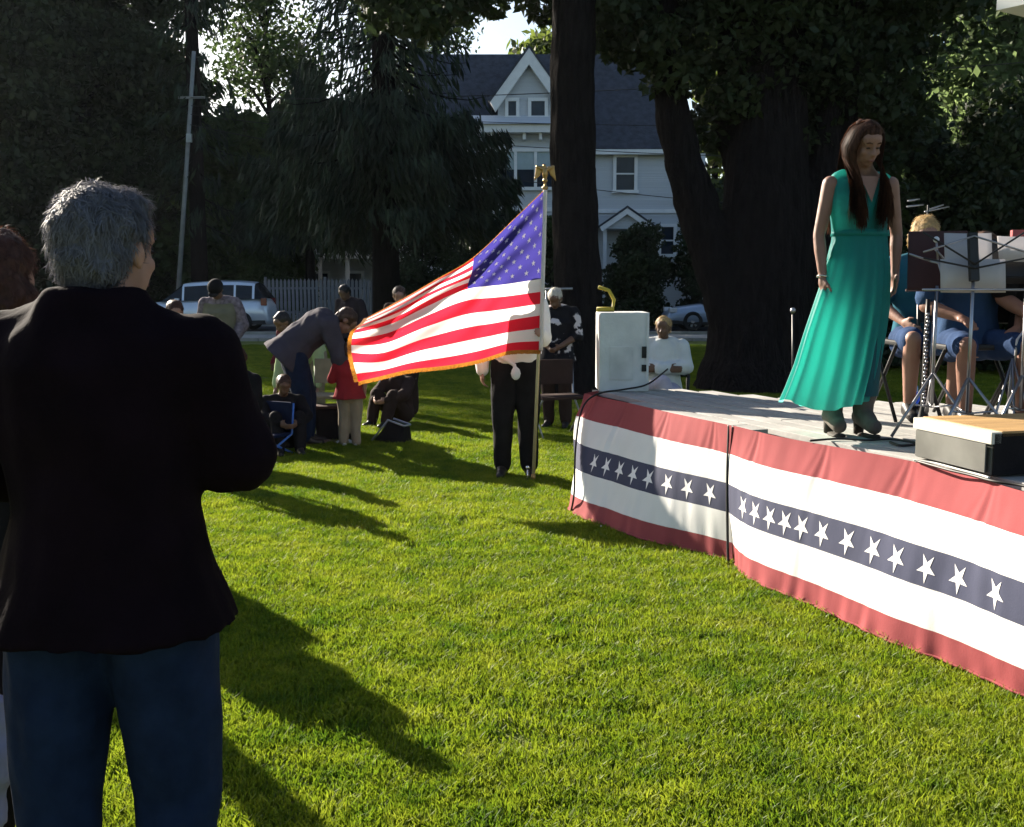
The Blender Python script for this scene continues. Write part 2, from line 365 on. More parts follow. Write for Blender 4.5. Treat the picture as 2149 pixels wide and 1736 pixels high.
# big straight trunk in the middle
t = empty('oak_tree', (X(1213, 15.2), 15.2, 0), 0, 'tree with thick straight dark trunk rising behind the flag eagle and white speaker', 'tree')
mb = MB(); P = []
for i in range(15):
    z = i * 0.65 - 0.1; P.append((-0.018 * z + 0.03 * math.sin(z * 1.3), 0.02 * z, z))
mb.tube(P, [0.50, 0.38, 0.33, 0.315, 0.31] + [0.305 - 0.006 * i for i in range(10)], 20)
mb.tube([(-.15, 0, 5.9), (-.7, -.2, 5.75), (-1.4, -.3, 5.85), (-2.4, -.2, 6.3)], [.13, .09, .07, .03], 8)
mb.tube([(0, .1, 6.2), (1.0, .3, 7.0), (2.4, .4, 7.6)], [.17, .12, .05], 8)
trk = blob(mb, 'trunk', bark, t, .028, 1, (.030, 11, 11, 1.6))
cl = [(rx, ry, rz, r) for rx, ry, rz, r in [(-1.2, 0, 6.5, .75), (-2.2, -.3, 6.7, .8), (-3.0, .2, 7.4, 1.0), (-.3, .4, 7.5, 1.4), (1.2, .2, 7.6, 1.5), (2.2, .5, 7.4, 1.2), (0, 0, 9.3, 2.6), (-2.2, 0.6, 8.8, 1.6), (2.6, 0, 9, 1.8), (-.8, -.1, 6.15, .35), (.6, .2, 6.5, .5), (-.9, 0, 5.5, .26), (-1.6, 0, 5.22, .32), (-2.15, 0, 5.05, .36), (-2.6, .1, 5.2, .4), (-1.15, .1, 5.3, .24), (-1.5, 0, 5.45, .3), (-2.2, 0, 5.45, .36), (-2.9, .1, 5.7, .45), (.55, 0, 5.3, .35), (1.0, .1, 5.0, .35)]]
crown('crown', cl, 40000, 0.08, LD, t, 21)
# massive many-stemmed tree on the right
t = empty('maple_tree', (X(1590, 16.5), 16.5, 0), 0, 'massive dark tree with leaning left stem, behind the woman in the green dress', 'tree')
mb = MB()
mb.tube([(0, 0, -.1), (0, 0, .5), (.02, 0, 1.2), (.05, 0, 2.2), (.1, .1, 4), (.15, .2, 7)], [1.0, .78, .70, .66, .55, .4], 24)
mb.tube([(-.25, -.1, .7), (-.55, -.1, 1.6), (-.85, -.1, 2.4), (-1.2, -.1, 3.4), (-1.42, -.1, 4.4), (-1.5, 0, 6.5)], [.42, .36, .31, .27, .23, .17], 16)
mb.tube([(.3, .1, 1.0), (.7, .1, 2.3), (1.1, .1, 3.8), (1.3, .2, 6.5)], [.42, .36, .3, .2], 16)
mb.tube([(.05, .3, 2.4), (-.35, .4, 3.8), (-.4, .6, 6.5)], [.3, .28, .2], 12)
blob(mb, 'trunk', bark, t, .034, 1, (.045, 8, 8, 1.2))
cl = [(-2.2, 0, 5.7, .6), (-1.7, .2, 5.2, .5), (-.6, 0, 5.2, .9), (.5, 0, 5.0, 1.0), (1.4, .2, 4.6, 1.1), (2.0, .5, 4.0, .8), (-1.3, .4, 6.3, 1.3), (0, 0, 6.6, 1.8), (1.8, 0, 6.2, 1.6), (-3, .5, 7.5, 1.8), (0, 0, 9, 3), (3.0, .4, 6.8, 1.5), (-.75, .5, 3.9, .5), (.55, .5, 3.6, .8), (1.6, .8, 3.0, .8), (1.9, .9, 2.1, .7), (-3.0,.2,6.3,.6), (-1.95, -.3, 4.95, .5), (-1.35, -.3, 4.55, .5), (-2.5, -.2, 5.3, .5), (-.5, -.3, 4.3, .5), (-3.2, 0, 5.6, .45)]
crown('crown', cl, 60000, 0.075, LD, t, 22)
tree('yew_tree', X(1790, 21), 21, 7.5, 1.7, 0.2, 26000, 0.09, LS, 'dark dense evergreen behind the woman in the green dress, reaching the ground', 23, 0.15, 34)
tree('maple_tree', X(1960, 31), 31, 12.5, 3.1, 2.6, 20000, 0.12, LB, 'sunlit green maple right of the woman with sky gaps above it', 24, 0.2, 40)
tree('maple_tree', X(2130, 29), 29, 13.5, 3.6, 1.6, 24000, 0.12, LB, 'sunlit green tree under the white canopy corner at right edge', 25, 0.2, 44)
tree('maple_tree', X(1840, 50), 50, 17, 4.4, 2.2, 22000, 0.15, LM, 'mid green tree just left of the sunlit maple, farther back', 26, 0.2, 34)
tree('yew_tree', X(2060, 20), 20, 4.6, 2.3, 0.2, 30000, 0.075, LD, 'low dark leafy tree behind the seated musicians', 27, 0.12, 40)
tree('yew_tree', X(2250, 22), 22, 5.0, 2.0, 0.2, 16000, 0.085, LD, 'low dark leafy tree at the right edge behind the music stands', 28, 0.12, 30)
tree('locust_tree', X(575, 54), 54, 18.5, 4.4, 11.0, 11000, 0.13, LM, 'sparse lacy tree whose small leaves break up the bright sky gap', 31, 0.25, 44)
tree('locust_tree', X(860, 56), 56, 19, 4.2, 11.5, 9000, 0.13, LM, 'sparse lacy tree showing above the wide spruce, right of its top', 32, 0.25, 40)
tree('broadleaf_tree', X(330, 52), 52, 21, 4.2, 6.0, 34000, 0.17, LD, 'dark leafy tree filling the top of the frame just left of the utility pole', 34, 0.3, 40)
# far trees
far = [(-34, 58, 15, 'far tree at the left behind the dark broadleaf'), (-26, 60, 14, 'far tree behind the grey haired man'), (-18.5, 62, 9.6, 'far tree seen left of the conifer gap'),
       (-11.5, 63, 8.2, 'far tree under the bright sky gap'), (-4, 64, 9.4, 'far tree behind the wide spruce'), (3, 62, 15.5, 'yellow green far tree above the house gable'),
       (11, 60, 17, 'yellow green far tree above the dark house roof'), (19, 62, 18, 'far tree behind the massive maple'), (27, 60, 16, 'far tree behind the sunlit maple'), (35, 58, 16, 'far tree at the right edge')]
for i, (fx, fy, fh, lb) in enumerate(far):
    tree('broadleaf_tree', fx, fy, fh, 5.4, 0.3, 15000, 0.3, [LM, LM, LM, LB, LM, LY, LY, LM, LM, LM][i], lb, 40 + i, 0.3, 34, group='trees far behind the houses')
for i, (bpx, by, r, bh, lb, mm) in enumerate([(1345, 41, 1.7, 3.4, 'rounded dark bush below the small porch gable', LD), (1478, 41.5, 1.5, 4.2, 'dark bush right of the porch gable behind the sedan', LD),
        (1155, 42.5, 0.75, 4.0, 'narrow bush between the flagpole and the thick trunk', LM), (1010, 43, 1.4, 3.6, 'dark bush against the house behind the flag', LD), (895, 41, 1.8, 4.2, 'dark bush under the wide spruce', LD), (560, 46.3, 1.6, 3.2, 'leafy bush beside the picket fence behind the silver car', LM), (270, 50, 3.6, 5.0, 'dark hedge like bush left of the silver car', LD), (60, 48, 4.4, 6.0, 'dark bush at the far left behind the road', LD), (1640, 45, 4.0, 5.5, 'dark bush behind the massive tree', LD), (1950, 44, 4.5, 5.5, 'dark bush beyond the road at the right', LD)]):
    tree('garden_bush', X(bpx, by), by, bh, r, 0.1, 22000 if r < 2 else 26000, 0.085 if r < 2 else 0.12, mm, lb, 60 + i, 0.08, 46, group=None, cat='bush', top_pow=.6)

# ------------------------------------------------------------------ houses
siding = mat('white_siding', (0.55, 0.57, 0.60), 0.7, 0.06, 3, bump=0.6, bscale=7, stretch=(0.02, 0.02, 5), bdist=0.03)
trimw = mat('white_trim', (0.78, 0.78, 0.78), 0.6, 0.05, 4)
roofm = mat('slate_shingle', (0.05, 0.055, 0.07), 0.9, 0.3, 4, bump=0.7, bscale=14, bdist=0.04)
glass = mat('window_glass', (0.02, 0.03, 0.045), 0.15, 0.2, 2, spec=0.25)
blindm = mat('window_blind', (0.38, 0.46, 0.48), 0.7, 0.08, 3)
HY = 45.0
def hp(px, py, y=HY): return on_y(px, py, y)
house = empty('white_house', (2, 47, 0), 0, 'large white clapboard house with steep gable and dark shingle roof behind the spruce', 'house')
def hpart(mb, name, m, par=None, **k):
    mb.v = [(v[0] - 2, v[1] - 47, v[2]) for v in mb.v]; return mb.build(name, m, par or house, **k)
z_e = hp(1330, 316).z; xl, xr = hp(870, 300).x, hp(1490, 300).x
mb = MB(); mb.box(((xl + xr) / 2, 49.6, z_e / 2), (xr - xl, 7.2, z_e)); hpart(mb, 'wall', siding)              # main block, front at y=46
bx0, bx1 = hp(985, 300).x, hp(1181, 300).x; z_b = hp(1100, 282).z
mb = MB(); mb.box(((bx0 + bx1) / 2, 45.5, z_b / 2), (bx1 - bx0, 1.0, z_b)); hpart(mb, 'bay_wall', siding)        # bay, front at y=45
zr = hp(1330, 118, 50).z
mb = MB(); mb.prism([(45.75, z_e), (45.65, z_e + .16), (49.6, zr), (53.6, z_e + .16), (53.5, z_e)], xl - .3, xr - 1.1, axis='x'); hpart(mb, 'roof', roofm)
gx = hp(1110, 100).x; zp = hp(1110, 104).z; zg = hp(1168, 214).z; gl, gr = gx - 1.36, gx + 1.36
mb = MB(); mb.prism([(gl + .12, z_b - .02), (gr - .12, z_b - .02), (gr - .12, zg), (gx, zp - .25), (gl + .12, zg)], 45.1, 48.5, axis='y'); hpart(mb, 'gable_wall', siding)
for s in (-1, 1):
    ex = gx + s * 1.42
    mb = MB(); mb.prism([(gx, zp), (gx, zp - .62), (ex - s * .08, zg - .42), (ex + s * .12, zg - .05)], 44.72, 44.98, axis='y'); hpart(mb, 'bargeboard', trimw)
    mb = MB(); mb.prism([(gx, zp + .12), (gx, zp + .0), (ex + s * .12, zg - .05), (ex + s * .22, zg + .02)], 44.70, 48.4, axis='y'); hpart(mb, 'gable_roof', roofm)
def window(x0, y0, x1, y1, yy, mullions=0, rails=1, blind=0, m=glass):
    a = hp(x0, y1, yy); b = hp(x1, y0, yy); w = b.x - a.x; h = b.z - a.z; cx = (a.x + b.x) / 2; cz = (a.z + b.z) / 2; t = .13
    mb = MB()
    mb.box((cx - w / 2 + t / 2, yy - .05, cz), (t, .12, h)); mb.box((cx + w / 2 - t / 2, yy - .05, cz), (t, .12, h))
    mb.box((cx, yy - .055, cz + h / 2 - t / 2), (w, .12, t)); mb.box((cx, yy - .07, cz - h / 2 + t / 2), (w + .1, .16, t))
    for k in range(mullions): mb.box((cx - w / 2 + w * (k + 1) / (mullions + 1), yy - .052, cz), (.12, .11, h - .2))
    for k in range(rails): mb.box((cx, yy - .04, cz), (w - .2, .06, .06))
    f = hpart(mb, 'window', trimw)
    pb = MB(); pb.box((cx, yy - .01, cz), (w - .2, .03, h - .2)); p = hpart(pb, 'pane', m, f)
    if blind:
        q = MB(); q.box((cx, yy - .03, cz + h * (.5 - blind / 2) - .05), (w - .22, .012, h * blind - .1)); hpart(q, 'blind', blindm, f)
window(1040, 312, 1166, 400, 45.0, 2, 0, 0.5)
window(1060, 206, 1090, 252, 45.1, 0, 0); window(1108, 206, 1150, 252, 45.1, 0, 0)
window(1286, 324, 1338, 406, 46.0, 0, 1)
window(1420, 345, 1450, 420, 46.0, 0, 3)
window(1005, 480, 1060, 560, 45.0, 0, 1); window(1380, 470, 1420, 540, 46.0, 0, 1)
mb = MB(); mb.box(((bx0 + bx1) / 2, 45.3, z_b + .16), (bx1 - bx0 + .5, 1.7, .3)); hpart(mb, 'cornice', trimw)
mb = MB(); mb.prism([(44.3, z_b + .32), (45.08, z_b + .75), (45.08, z_b + .32)], bx0 - .3, bx1 + .3, axis='x'); hpart(mb, 'pent_roof', siding)
for k in range(6):
    b = MB(); b.box((bx0 + .25 + k * (bx1 - bx0 - .5) / 5, 44.8, z_b - .12), (.12, .35, .26)); hpart(b, 'bracket', trimw)
za = hp(1100, 440).z
for (x0, x1, yy) in ((bx0, bx1, 44.97), (bx1 + .03, xr - .2, 45.97)):
    b = MB(); b.box(((x0 + x1) / 2, yy, za), (x1 - x0, .08, .16)); hpart(b, 'band', trimw)
b = MB(); b.box(((bx1 + xr - 1.1) / 2, 45.66, z_e + .02), (xr - 1.1 - bx1, .14, .2)); hpart(b, 'gutter', trimw)
for cx_ in (bx0 - .03, bx1 + .03):
    b = MB(); b.box((cx_, 45.2, z_b / 2), (.12, .5, z_b - .1)); hpart(b, 'corner_board', trimw)
pc = hp(1312, 440).x; pz = hp(1312, 440).z; pe = hp(1312, 482).z
b = MB(); b.prism([(pc - .95, pe), (pc + .95, pe), (pc, pz - .15)], 44.3, 45.95, axis='y'); hpart(b, 'porch_gable', siding)
for s in (-1, 1):
    b = MB(); b.prism([(pc, pz), (pc, pz - .24), (pc + s * 1.0, pe - .12), (pc + s * 1.08, pe + .06)], 44.1, 44.28, axis='y'); hpart(b, 'porch_trim', trimw)
    b = MB(); b.prism([(pc, pz + .1), (pc, pz), (pc + s * 1.08, pe + .06), (pc + s * 1.18, pe + .08)], 44.08, 45.98, axis='y'); hpart(b, 'porch_roof', roofm)
    b = MB(); b.box((pc + s * .85, 44.5, pe / 2), (.14, .14, pe)); hpart(b, 'post', trimw)
b = MB(); b.box((pc, 45.96, 1.05), (.95, .06, 2.1)); hpart(b, 'door', mat('door_dark', (.05, .04, .04)))
# second house left, seen in slivers through the spruce
h2 = empty('white_house', (X(715, 53), 53, 0), 0, 'smaller white house with porch posts seen in slivers left of the wide spruce', 'house')
b = MB(); b.box((0, 2, 2.6), (6.6, 5, 5.2)); b.build('wall', siding, h2)
b = MB(); b.prism([(-3.6, 5.2), (3.6, 5.2), (0, 7.6)], -.8, 4.9, axis='y'); b.build('roof', roofm, h2)
for k in range(6):
    b = MB(); b.box((-3.2 + k * 1.28, -1.6, 1.4), (.16, .16, 2.8)); b.build('post', trimw, h2)
b = MB(); b.box((0, -1.1, 2.92), (7.0, 1.4, .22)); b.build('porch_roof', trimw, h2)
for k in range(4):
    wx = -2.4 + k * 1.6
    for wz in (1.5, 4.0):
        b = MB(); b.box((wx, -.54, wz), (.9, .07, 1.5)); f = b.build('window', trimw, h2)
        b = MB(); b.box((wx, -.60, wz), (.68, .05, 1.25)); b.build('pane', glass, f)
# picket fence
fence = empty('picket_fence', (X(690, 44), 44, 0), 0, 'weathered white picket fence behind the silver car', 'fence')
fm = mat('weathered_picket', (.20, .20, .21), .85, .2, 3)
b = MB(); b.prism([(-.055, 0), (.055, 0), (.055, 1.62), (0, 1.72), (-.055, 1.62)], -.012, .012, axis='y'); pk = b.build('picket', fm, fence)
fx0 = X(560, 44) - X(690, 44); nfp = 46; pk.location = (fx0, 0, .12)
for i in range(1, nfp): copy_obj(pk, fence, (fx0 + i * .158, random.uniform(-.004, .004), .12 + random.uniform(-.015, .015)))
for z in (.5, 1.45):
    b = MB(); b.box((fx0 + nfp * .079, .04, z), (nfp * .158, .05, .09)); b.build('rail', fm, fence)
for k in range(4):
    b = MB(); b.box((fx0 + k * 2.37, .11, .95), (.1, .1, 1.9)); b.build('post', fm, fence)

# utility pole and wires
pb = Vector((X(371, 43), 43, 0)); pt = on_y(407, 108, 43)
pole = empty('utility_pole', pb, 0, 'slender pale grey utility pole leaning slightly, with a small box', 'pole')
b = MB(); b.tube([(0, 0, -.1), (pt - pb)], [.10, .075], 10); b.build('shaft', mat('grey_pole', (.24, .24, .235), .7, .15, 4), pole, True)
q = on_y(397, 290, 42.85) - pb; b = MB(); b.box(q, (.2, .14, .32)); b.build('box', mat('grey_box', (.4, .42, .42)), pole, bevel=.01)
b = MB(); b.box(on_y(402, 205, 42.9) - pb, (1.0, .08, .08)); b.build('crossarm', mat('grey_pole', (.4, .4, .4)), pole)
wirem = mat('black_wire', (.012, .012, .012), .6)
for i, (a0, a1, lb) in enumerate([((400, 205), (2300, 118), 'black power line crossing the frame, highest one'), ((401, 222), (2300, 246), 'black power line crossing in front of the house, second one'), ((400, 240), (2300, 330), 'black power line sagging in front of the house, third one'), ((399, 262), (2300, 470), 'black power line running lowest across the house front')]):
    p0, p1 = on_y(*a0, 42.8), on_y(*a1, 35.4 if i else 26); P = []
    for k in range(25):
        f = k / 24; p = p0.lerp(p1, f); p.z -= 4 * f * (1 - f) * (.35 + .12 * i); P.append(p)
    w = empty('power_line', p0, 0, lb, 'cable'); b = MB(); b.tube([p - p0 for p in P], .014, 5); b.build('wire', wirem, w)

# ------------------------------------------------------------------ cars
tyre = mat('tyre_rubber', (.02, .02, .02), .9); rimm = mat('alloy_rim', (.5, .5, .52), .35, metal=.9); cglass = mat('car_glass', (.012, .016, .02), .12, spec=.3)
def wheel(par, x, y, r=.34):
    b = MB(); prof = [(r - .05, -.11), (r - .01, -.09), (r, -.05), (r, .05), (r - .01, .09), (r - .05, .11), (r * .62, .1), (r * .62, -.1)]
    n = 24; vs = [(x + math.cos(2 * math.pi * k / n) * a, y + c, r + math.sin(2 * math.pi * k / n) * a) for k in range(n) for a, c in prof]; m_ = len(prof)
    b.add(vs, [(k * m_ + j, k * m_ + (j + 1) % m_, ((k + 1) % n) * m_ + (j + 1) % m_, ((k + 1) % n) * m_ + j) for k in range(n) for j in range(m_)])
    w = b.build('wheel', tyre, par, True)
    b = MB(); b.tube([(x, y - .07, r), (x, y + .07, r)], r * .2, 12)
    for k in range(7):
        a = 2 * math.pi * k / 7; b.tube([(x, y, r), (x + math.cos(a) * r * .6, y, r + math.sin(a) * r * .6)], [.035, .045], 6)
    b.build('rim', rimm, w)
def car(name, loc, rz, body, prof_low, roof, L2, hw, label, lamp_tail):
    """prof_low: (x, ztop) stations of the lower body, roof: greenhouse stations (x, zbelt, ztop)"""
    c = empty(name, loc, rz, label, 'car'); b = MB(); n = 18; rings = []
    for x, zt in prof_low:
        t = 1 - .10 * max(0, abs(x) / L2 - .75) * 4; ring = []
        for u, w in [(-.82, .0), (-.97, .12), (-1, .45), (-.97, .8), (-.86, .97), (-.5, 1.02), (0, 1.04), (.5, 1.02), (.86, .97), (.97, .8), (1, .45), (.97, .12), (.82, 0)]:
            ring.append((x, u * hw * t, .24 + w * (zt - .24)))
        rings.append(ring)
    m_ = len(rings[0]); vs = [p for r in rings for p in r]
    fs = [(i * m_ + j, i * m_ + (j + 1) % m_, (i + 1) * m_ + (j + 1) % m_, (i + 1) * m_ + j) for i in range(len(rings) - 1) for j in range(m_)]
    fs += [tuple(range(m_)), tuple((len(rings) - 1) * m_ + j for j in range(m_))]
    b.add(vs, fs); o = b.build('body', body, c, True)
    g = MB(); r2 = []
    for x, zb, zt in roof:
        r2.append([(x, -hw * .93, zb), (x, -hw * .80, zb + (zt - zb) * .8), (x, -hw * .68, zt - .02), (x, 0, zt + .03), (x, hw * .68, zt - .02), (x, hw * .80, zb + (zt - zb) * .8), (x, hw * .93, zb)])
    m_ = 7; vs = [p for r in r2 for p in r]; fs = []; mi = []
    K = len(r2)
    for i in range(K - 1):
        for j in range(m_ - 1):
            fs.append((i * m_ + j, i * m_ + j + 1, (i + 1) * m_ + j + 1, (i + 1) * m_ + j))
            glassy = (j in (0, 5) and 1 <= i < K - 2 and i % 2 == 0) or i == 0 or i == K - 2
            mi.append(1 if glassy else 0)
    g.add(vs, fs); g.mi = mi
    g.build('cabin', [body, cglass], c, False)
    for x in (-L2 * .62, L2 * .62):
        for s in (-1, 1): wheel(c, x, s * (hw - .1))
    for s in (-1, 1):
        b = MB(); b.box((L2 - .13, s * hw * .84, 1.0), (.20, .14, .26)); b.build('taillight', lamp_tail, c, bevel=.03)
        b = MB(); b.box((-L2 + .2, s * hw * .74, .72), (.26, .34, .16)); b.build('headlight', mat('headlamp', (.6, .62, .65), .1, spec=.8), c, bevel=.03)
        b = MB(); b.box((.25, s * (hw + .005), .98), (.2, .03, .04)); b.build('door_handle', body, c)
        b = MB(); b.box((-L2 * .32, s * (hw + .1), 1.06), (.12, .18, .13)); b.build('mirror', body, c, bevel=.02)
    b = MB(); b.box((0, 0, .3), (2 * L2 * .96, hw * 1.9, .14)); b.build('sill', mat('car_black_trim', (.03, .03, .03), .7), c, bevel=.02)
    return c
silver = mat('silver_paint', (.62, .68, .76), .3, .04, 2, metal=.3, coat=.6); silver2 = mat('pale_blue_paint', (.30, .37, .48), .3, .04, 2, metal=.3, coat=.6)
tail = mat('red_lens', (.16, .008, .012), .15, spec=.8)
car('parked_car', (X(437, 38.6), 38.6, 0), 0, silver, [(-2.28, .62), (-2.2, .80), (-1.9, .93), (-1.2, 1.02), (-.6, 1.06), (1.0, 1.10), (1.9, 1.12), (2.15, 1.08), (2.27, .9), (2.3, .6)],
    [(-1.35, 1.0, 1.03), (-.62, 1.04, 1.62), (-.55, 1.04, 1.64), (.30, 1.06, 1.70), (.38, 1.06, 1.70), (1.15, 1.08, 1.70), (1.22, 1.08, 1.70), (1.78, 1.10, 1.66), (1.86, 1.1, 1.64), (2.22, 1.1, 1.14)], 2.3, .9, 'silver compact SUV parked at the road behind the bowed man', tail)
car('parked_car', (X(1530, 38.6), 38.6, 0), 0, silver2, [(-2.3, .55), (-2.22, .66), (-1.9, .80), (-1.2, .90), (-.7, .95), (1.0, .98), (1.7, 1.0), (2.15, .98), (2.28, .8), (2.3, .5)],
    [(-1.1, .92, .95), (-.35, .94, 1.38), (-.28, .94, 1.40), (.32, .95, 1.44), (.38, .95, 1.44), (1.0, .97, 1.40), (1.08, .97, 1.38), (1.75, .99, 1.02)], 2.3, .88, 'pale blue sedan with only its front end showing right of the seated spectator', tail)
# ------------------------------------------------------------------ people
BASE = dict(pel=(0, 0, .93), wst=(0, .0, 1.08), chs=(0, .0, 1.27), shc=(0, -.01, 1.41), nck=(0, 0, 1.50), hed=(0, .025, 1.615),
            shR=(.185, -.005, 1.395), elR=(.235, -.02, 1.12), wrR=(.25, .05, .88), hpR=(.09, 0, .90), knR=(.10, .03, .50), anR=(.105, -.01, .09), toR=(.125, .14, .035),
            shL=(-.185, -.005, 1.395), elL=(-.235, -.02, 1.12), wrL=(-.25, .05, .88), hpL=(-.09, 0, .90), knL=(-.10, .03, .50), anL=(-.105, -.01, .09), toL=(-.125, .14, .035))
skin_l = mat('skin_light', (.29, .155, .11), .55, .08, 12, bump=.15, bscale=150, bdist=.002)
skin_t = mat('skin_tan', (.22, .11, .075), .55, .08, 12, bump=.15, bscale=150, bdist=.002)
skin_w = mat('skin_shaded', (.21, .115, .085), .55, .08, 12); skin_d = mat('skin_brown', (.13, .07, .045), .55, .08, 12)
def cloth(name, c, var=.12, scale=9, transl=0.0, **k): return mat(name, c, .9, var, scale, bump=.35, bscale=90, bdist=.004, transl=transl, spec=.08, **k)
eye_m = mat('eye_dark', (.02, .015, .012), .2); lip_m = mat('lip_rose', (.17, .07, .06), .5)
LEGS = ('R', 'L')
def torso_rings(J, right, e=0.0, g=1.0, top='nck', hemz=None, flare=0.0, wide=1.0):
    V_ = Vector; pel, wst, chs, shc, nck = [J[k] for k in ('pel', 'wst', 'chs', 'shc', 'nck')]
    up0 = (wst - pel).normalized(); rings = []
    def ring(c, up, rx, ry):
        fw = up.cross(right).normalized(); rings.append((c, right * ((rx * g + e) * wide), fw * (ry * g + e)))
    if hemz is not None:
        c = pel - up0 * hemz; ring(c, up0, .165 + flare, .125 + flare * .8)
        ring(pel - up0 * (hemz * .45), up0, .165 + flare * .6, .125 + flare * .5)
    else:
        ring(pel - up0 * .09, up0, .10, .08); ring(pel - up0 * .04, up0, .155, .115)
    ring(pel + up0 * .03, up0, .165, .118 + flare * .3); ring(wst, (chs - pel).normalized(), .142, .105 + flare * .3)
    ring((wst + chs) / 2, (chs - wst).normalized(), .152, .112); ring(chs, (shc - wst).normalized(), .165, .120)
    u = (nck - chs).normalized(); ring(shc - u * .045, u, .178, .108); ring(shc + u * .005, u, .165, .09); ring(shc + u * .04, u, .10, .075)
    ring(nck, u, .058, .058)
    return rings
def hand(mb, w, d, n, side, k=1.0, curl=0.35, spread=1.0):
    """palm + four unequal bent fingers + thumb; w wrist, d pointing direction, n palm normal, side = thumb side"""
    d = d.normalized(); n = (n - d * n.dot(d)).normalized(); s = side.normalized(); s = (s - d * s.dot(d) - n * s.dot(n)).normalized()
    M = Matrix((s, n, d)).transposed()
    mb.ell(w + d * .045 * k, (.040 * k, .016 * k, .055 * k), M, 12, 8); mb.caps_(w - d * .02 * k, w + d * .03 * k, .025 * k, .026 * k, 8)
    for i, (o, L) in enumerate([(.029, .070), (.010, .078), (-.010, .073), (-.028, .058)]):
        b = w + (d * .082 + s * o) * k; a1 = curl * 0.7; a2 = curl * 1.7
        e1 = b + (d * math.cos(a1) + n * math.sin(a1) + s * o * 2.5 * spread) * L * .5 * k; e2 = e1 + (d * math.cos(a2) + n * math.sin(a2)) * L * .5 * k
        mb.caps_(b - d * .02 * k, e1, .0092 * k, .0085 * k, 7); mb.caps_(e1, e2, .0085 * k, .007 * k, 7)
    t0 = w + (d * .02 + s * .03) * k; t1 = t0 + (d * .03 + s * .026 + n * .010) * k; t2 = t1 + (d * .03 + s * .006 + n * .012) * k
    mb.caps_(t0, t1, .012 * k, .010 * k, 7); mb.caps_(t1, t2, .010 * k, .008 * k, 7)
def person(label, loc, face, h=1.7, J=None, g=1.0, top=None, bottom=None, shoes=None, hair=None, skin=None, hp=(0, 0, 0), vox=.011, right=None,
           group=None, hands=None, detail=False, fuzz=0, hairstyle='short', collar=False, wide=1.0, legs_g=1.0, hk=1.0, kid=False):
    k = h / 1.72; P = {a: Vector(b) for a, b in BASE.items()}
    for a, b in (J or {}).items(): P[a] = Vector(b)
    P = {a: b * k for a, b in P.items()}
    right = (Vector(right) if right else Vector((1, 0, 0))).normalized()
    root = empty('person', loc, face, label, 'person', group); skin = skin or skin_l
    G = g * k
    mb = MB(); mb.loft([(c, a, b) for c, a, b in torso_rings(P, right, -.006, G)], 16)
    ml = 1.15 if kid else 1.0
    for s in LEGS:
        sg = 1 if s == 'R' else -1
        sh, el, wr = P['sh' + s], P['el' + s], P['wr' + s]
        mb.caps_(sh, sh.lerp(el, .35), .054 * G, .048 * G); mb.caps_(sh.lerp(el, .35), el, .048 * G, .038 * G)
        mb.caps_(el, el.lerp(wr, .3), .038 * G, .040 * G); mb.caps_(el.lerp(wr, .3), wr, .040 * G, .026 * G)
        hpj, kn, an, to = P['hp' + s], P['kn' + s], P['an' + s], P['to' + s]; LG = G * legs_g
        mb.caps_(hpj, hpj.lerp(kn, .4), .088 * LG, .078 * LG); mb.caps_(hpj.lerp(kn, .4), kn, .078 * LG, .055 * LG)
        back = (an - kn).normalized().cross(right) * -1; cf = kn.lerp(an, .3) + back * -.012 * k
        mb.caps_(kn, cf, .052 * LG, .056 * LG); mb.caps_(cf, an, .056 * LG, .036 * LG)
        mb.caps_(an + (an - to).normalized() * .03 * k + Vector((0, 0, -.03 * k)), to, .034 * k, .027 * k); mb.caps_(an, an.lerp(to, .4), .038 * k, .034 * k)
        d, n, sd = (wr - el).normalized(), Vector((-sg, 0.1, 0)), Vector((0, 1, 0)); curl = .4
        if hands and s in hands: d, n, sd, curl = [Vector(q) if hasattr(q, '__len__') else q for q in hands[s]]
        hand(mb, wr, d, n, sd, k * hk, curl)
    HM = Matrix.Rotation(hp[1], 3, 'Z') @ Matrix.Rotation(hp[0], 3, 'X') @ Matrix.Rotation(hp[2], 3, 'Y')   # yaw, pitch (neg = down), roll
    hc = P['hed']; hs = (k if not kid else k * 1.3)
    def T(p): return hc + HM @ (Vector(p) * hs)
    def E(p, r, q=mb, n=12, m=9): q.ell(T(p), [a * hs for a in r], HM, n, m)
    mb.caps_(P['nck'] - (P['nck'] - P['shc']) * .4, T((0, -.015, -.065)), .056 * k, .052 * hs, 12)
    E((0, -.012, .022), (.074, .094, .082), n=16, m=12); E((0, .028, -.045), (.058, .062, .064)); E((0, .052, -.088), (.030, .030, .024)); E((0, .045, .035), (.062, .05, .05))
    E((0, .062, -.055), (.036, .036, .032))
    mb.caps_(T((0, .084, .008)), T((0, .106, -.030)), .0085 * hs, .0125 * hs, 8)
    for s in (-1, 1):
        E((s * .011, .094, -.034), (.009, .011, .008), n=8, m=6); E((s * .031, .076, .020), (.020, .012, .007), n=8, m=6); E((s * .036, .062, -.028), (.022, .022, .02), n=8, m=6)
        E((s * .076, -.008, -.012), (.010, .020, .031), n=10, m=8); E((s * .030, .070, .002), (.015, .012, .011), n=8, m=6)
    E((0, .088, -.062), (.021, .011, .006), n=8, m=6); E((0, .085, -.072), (.018, .011, .006), n=8, m=6)
    blob(mb, 'body', skin, root, vox, 2)
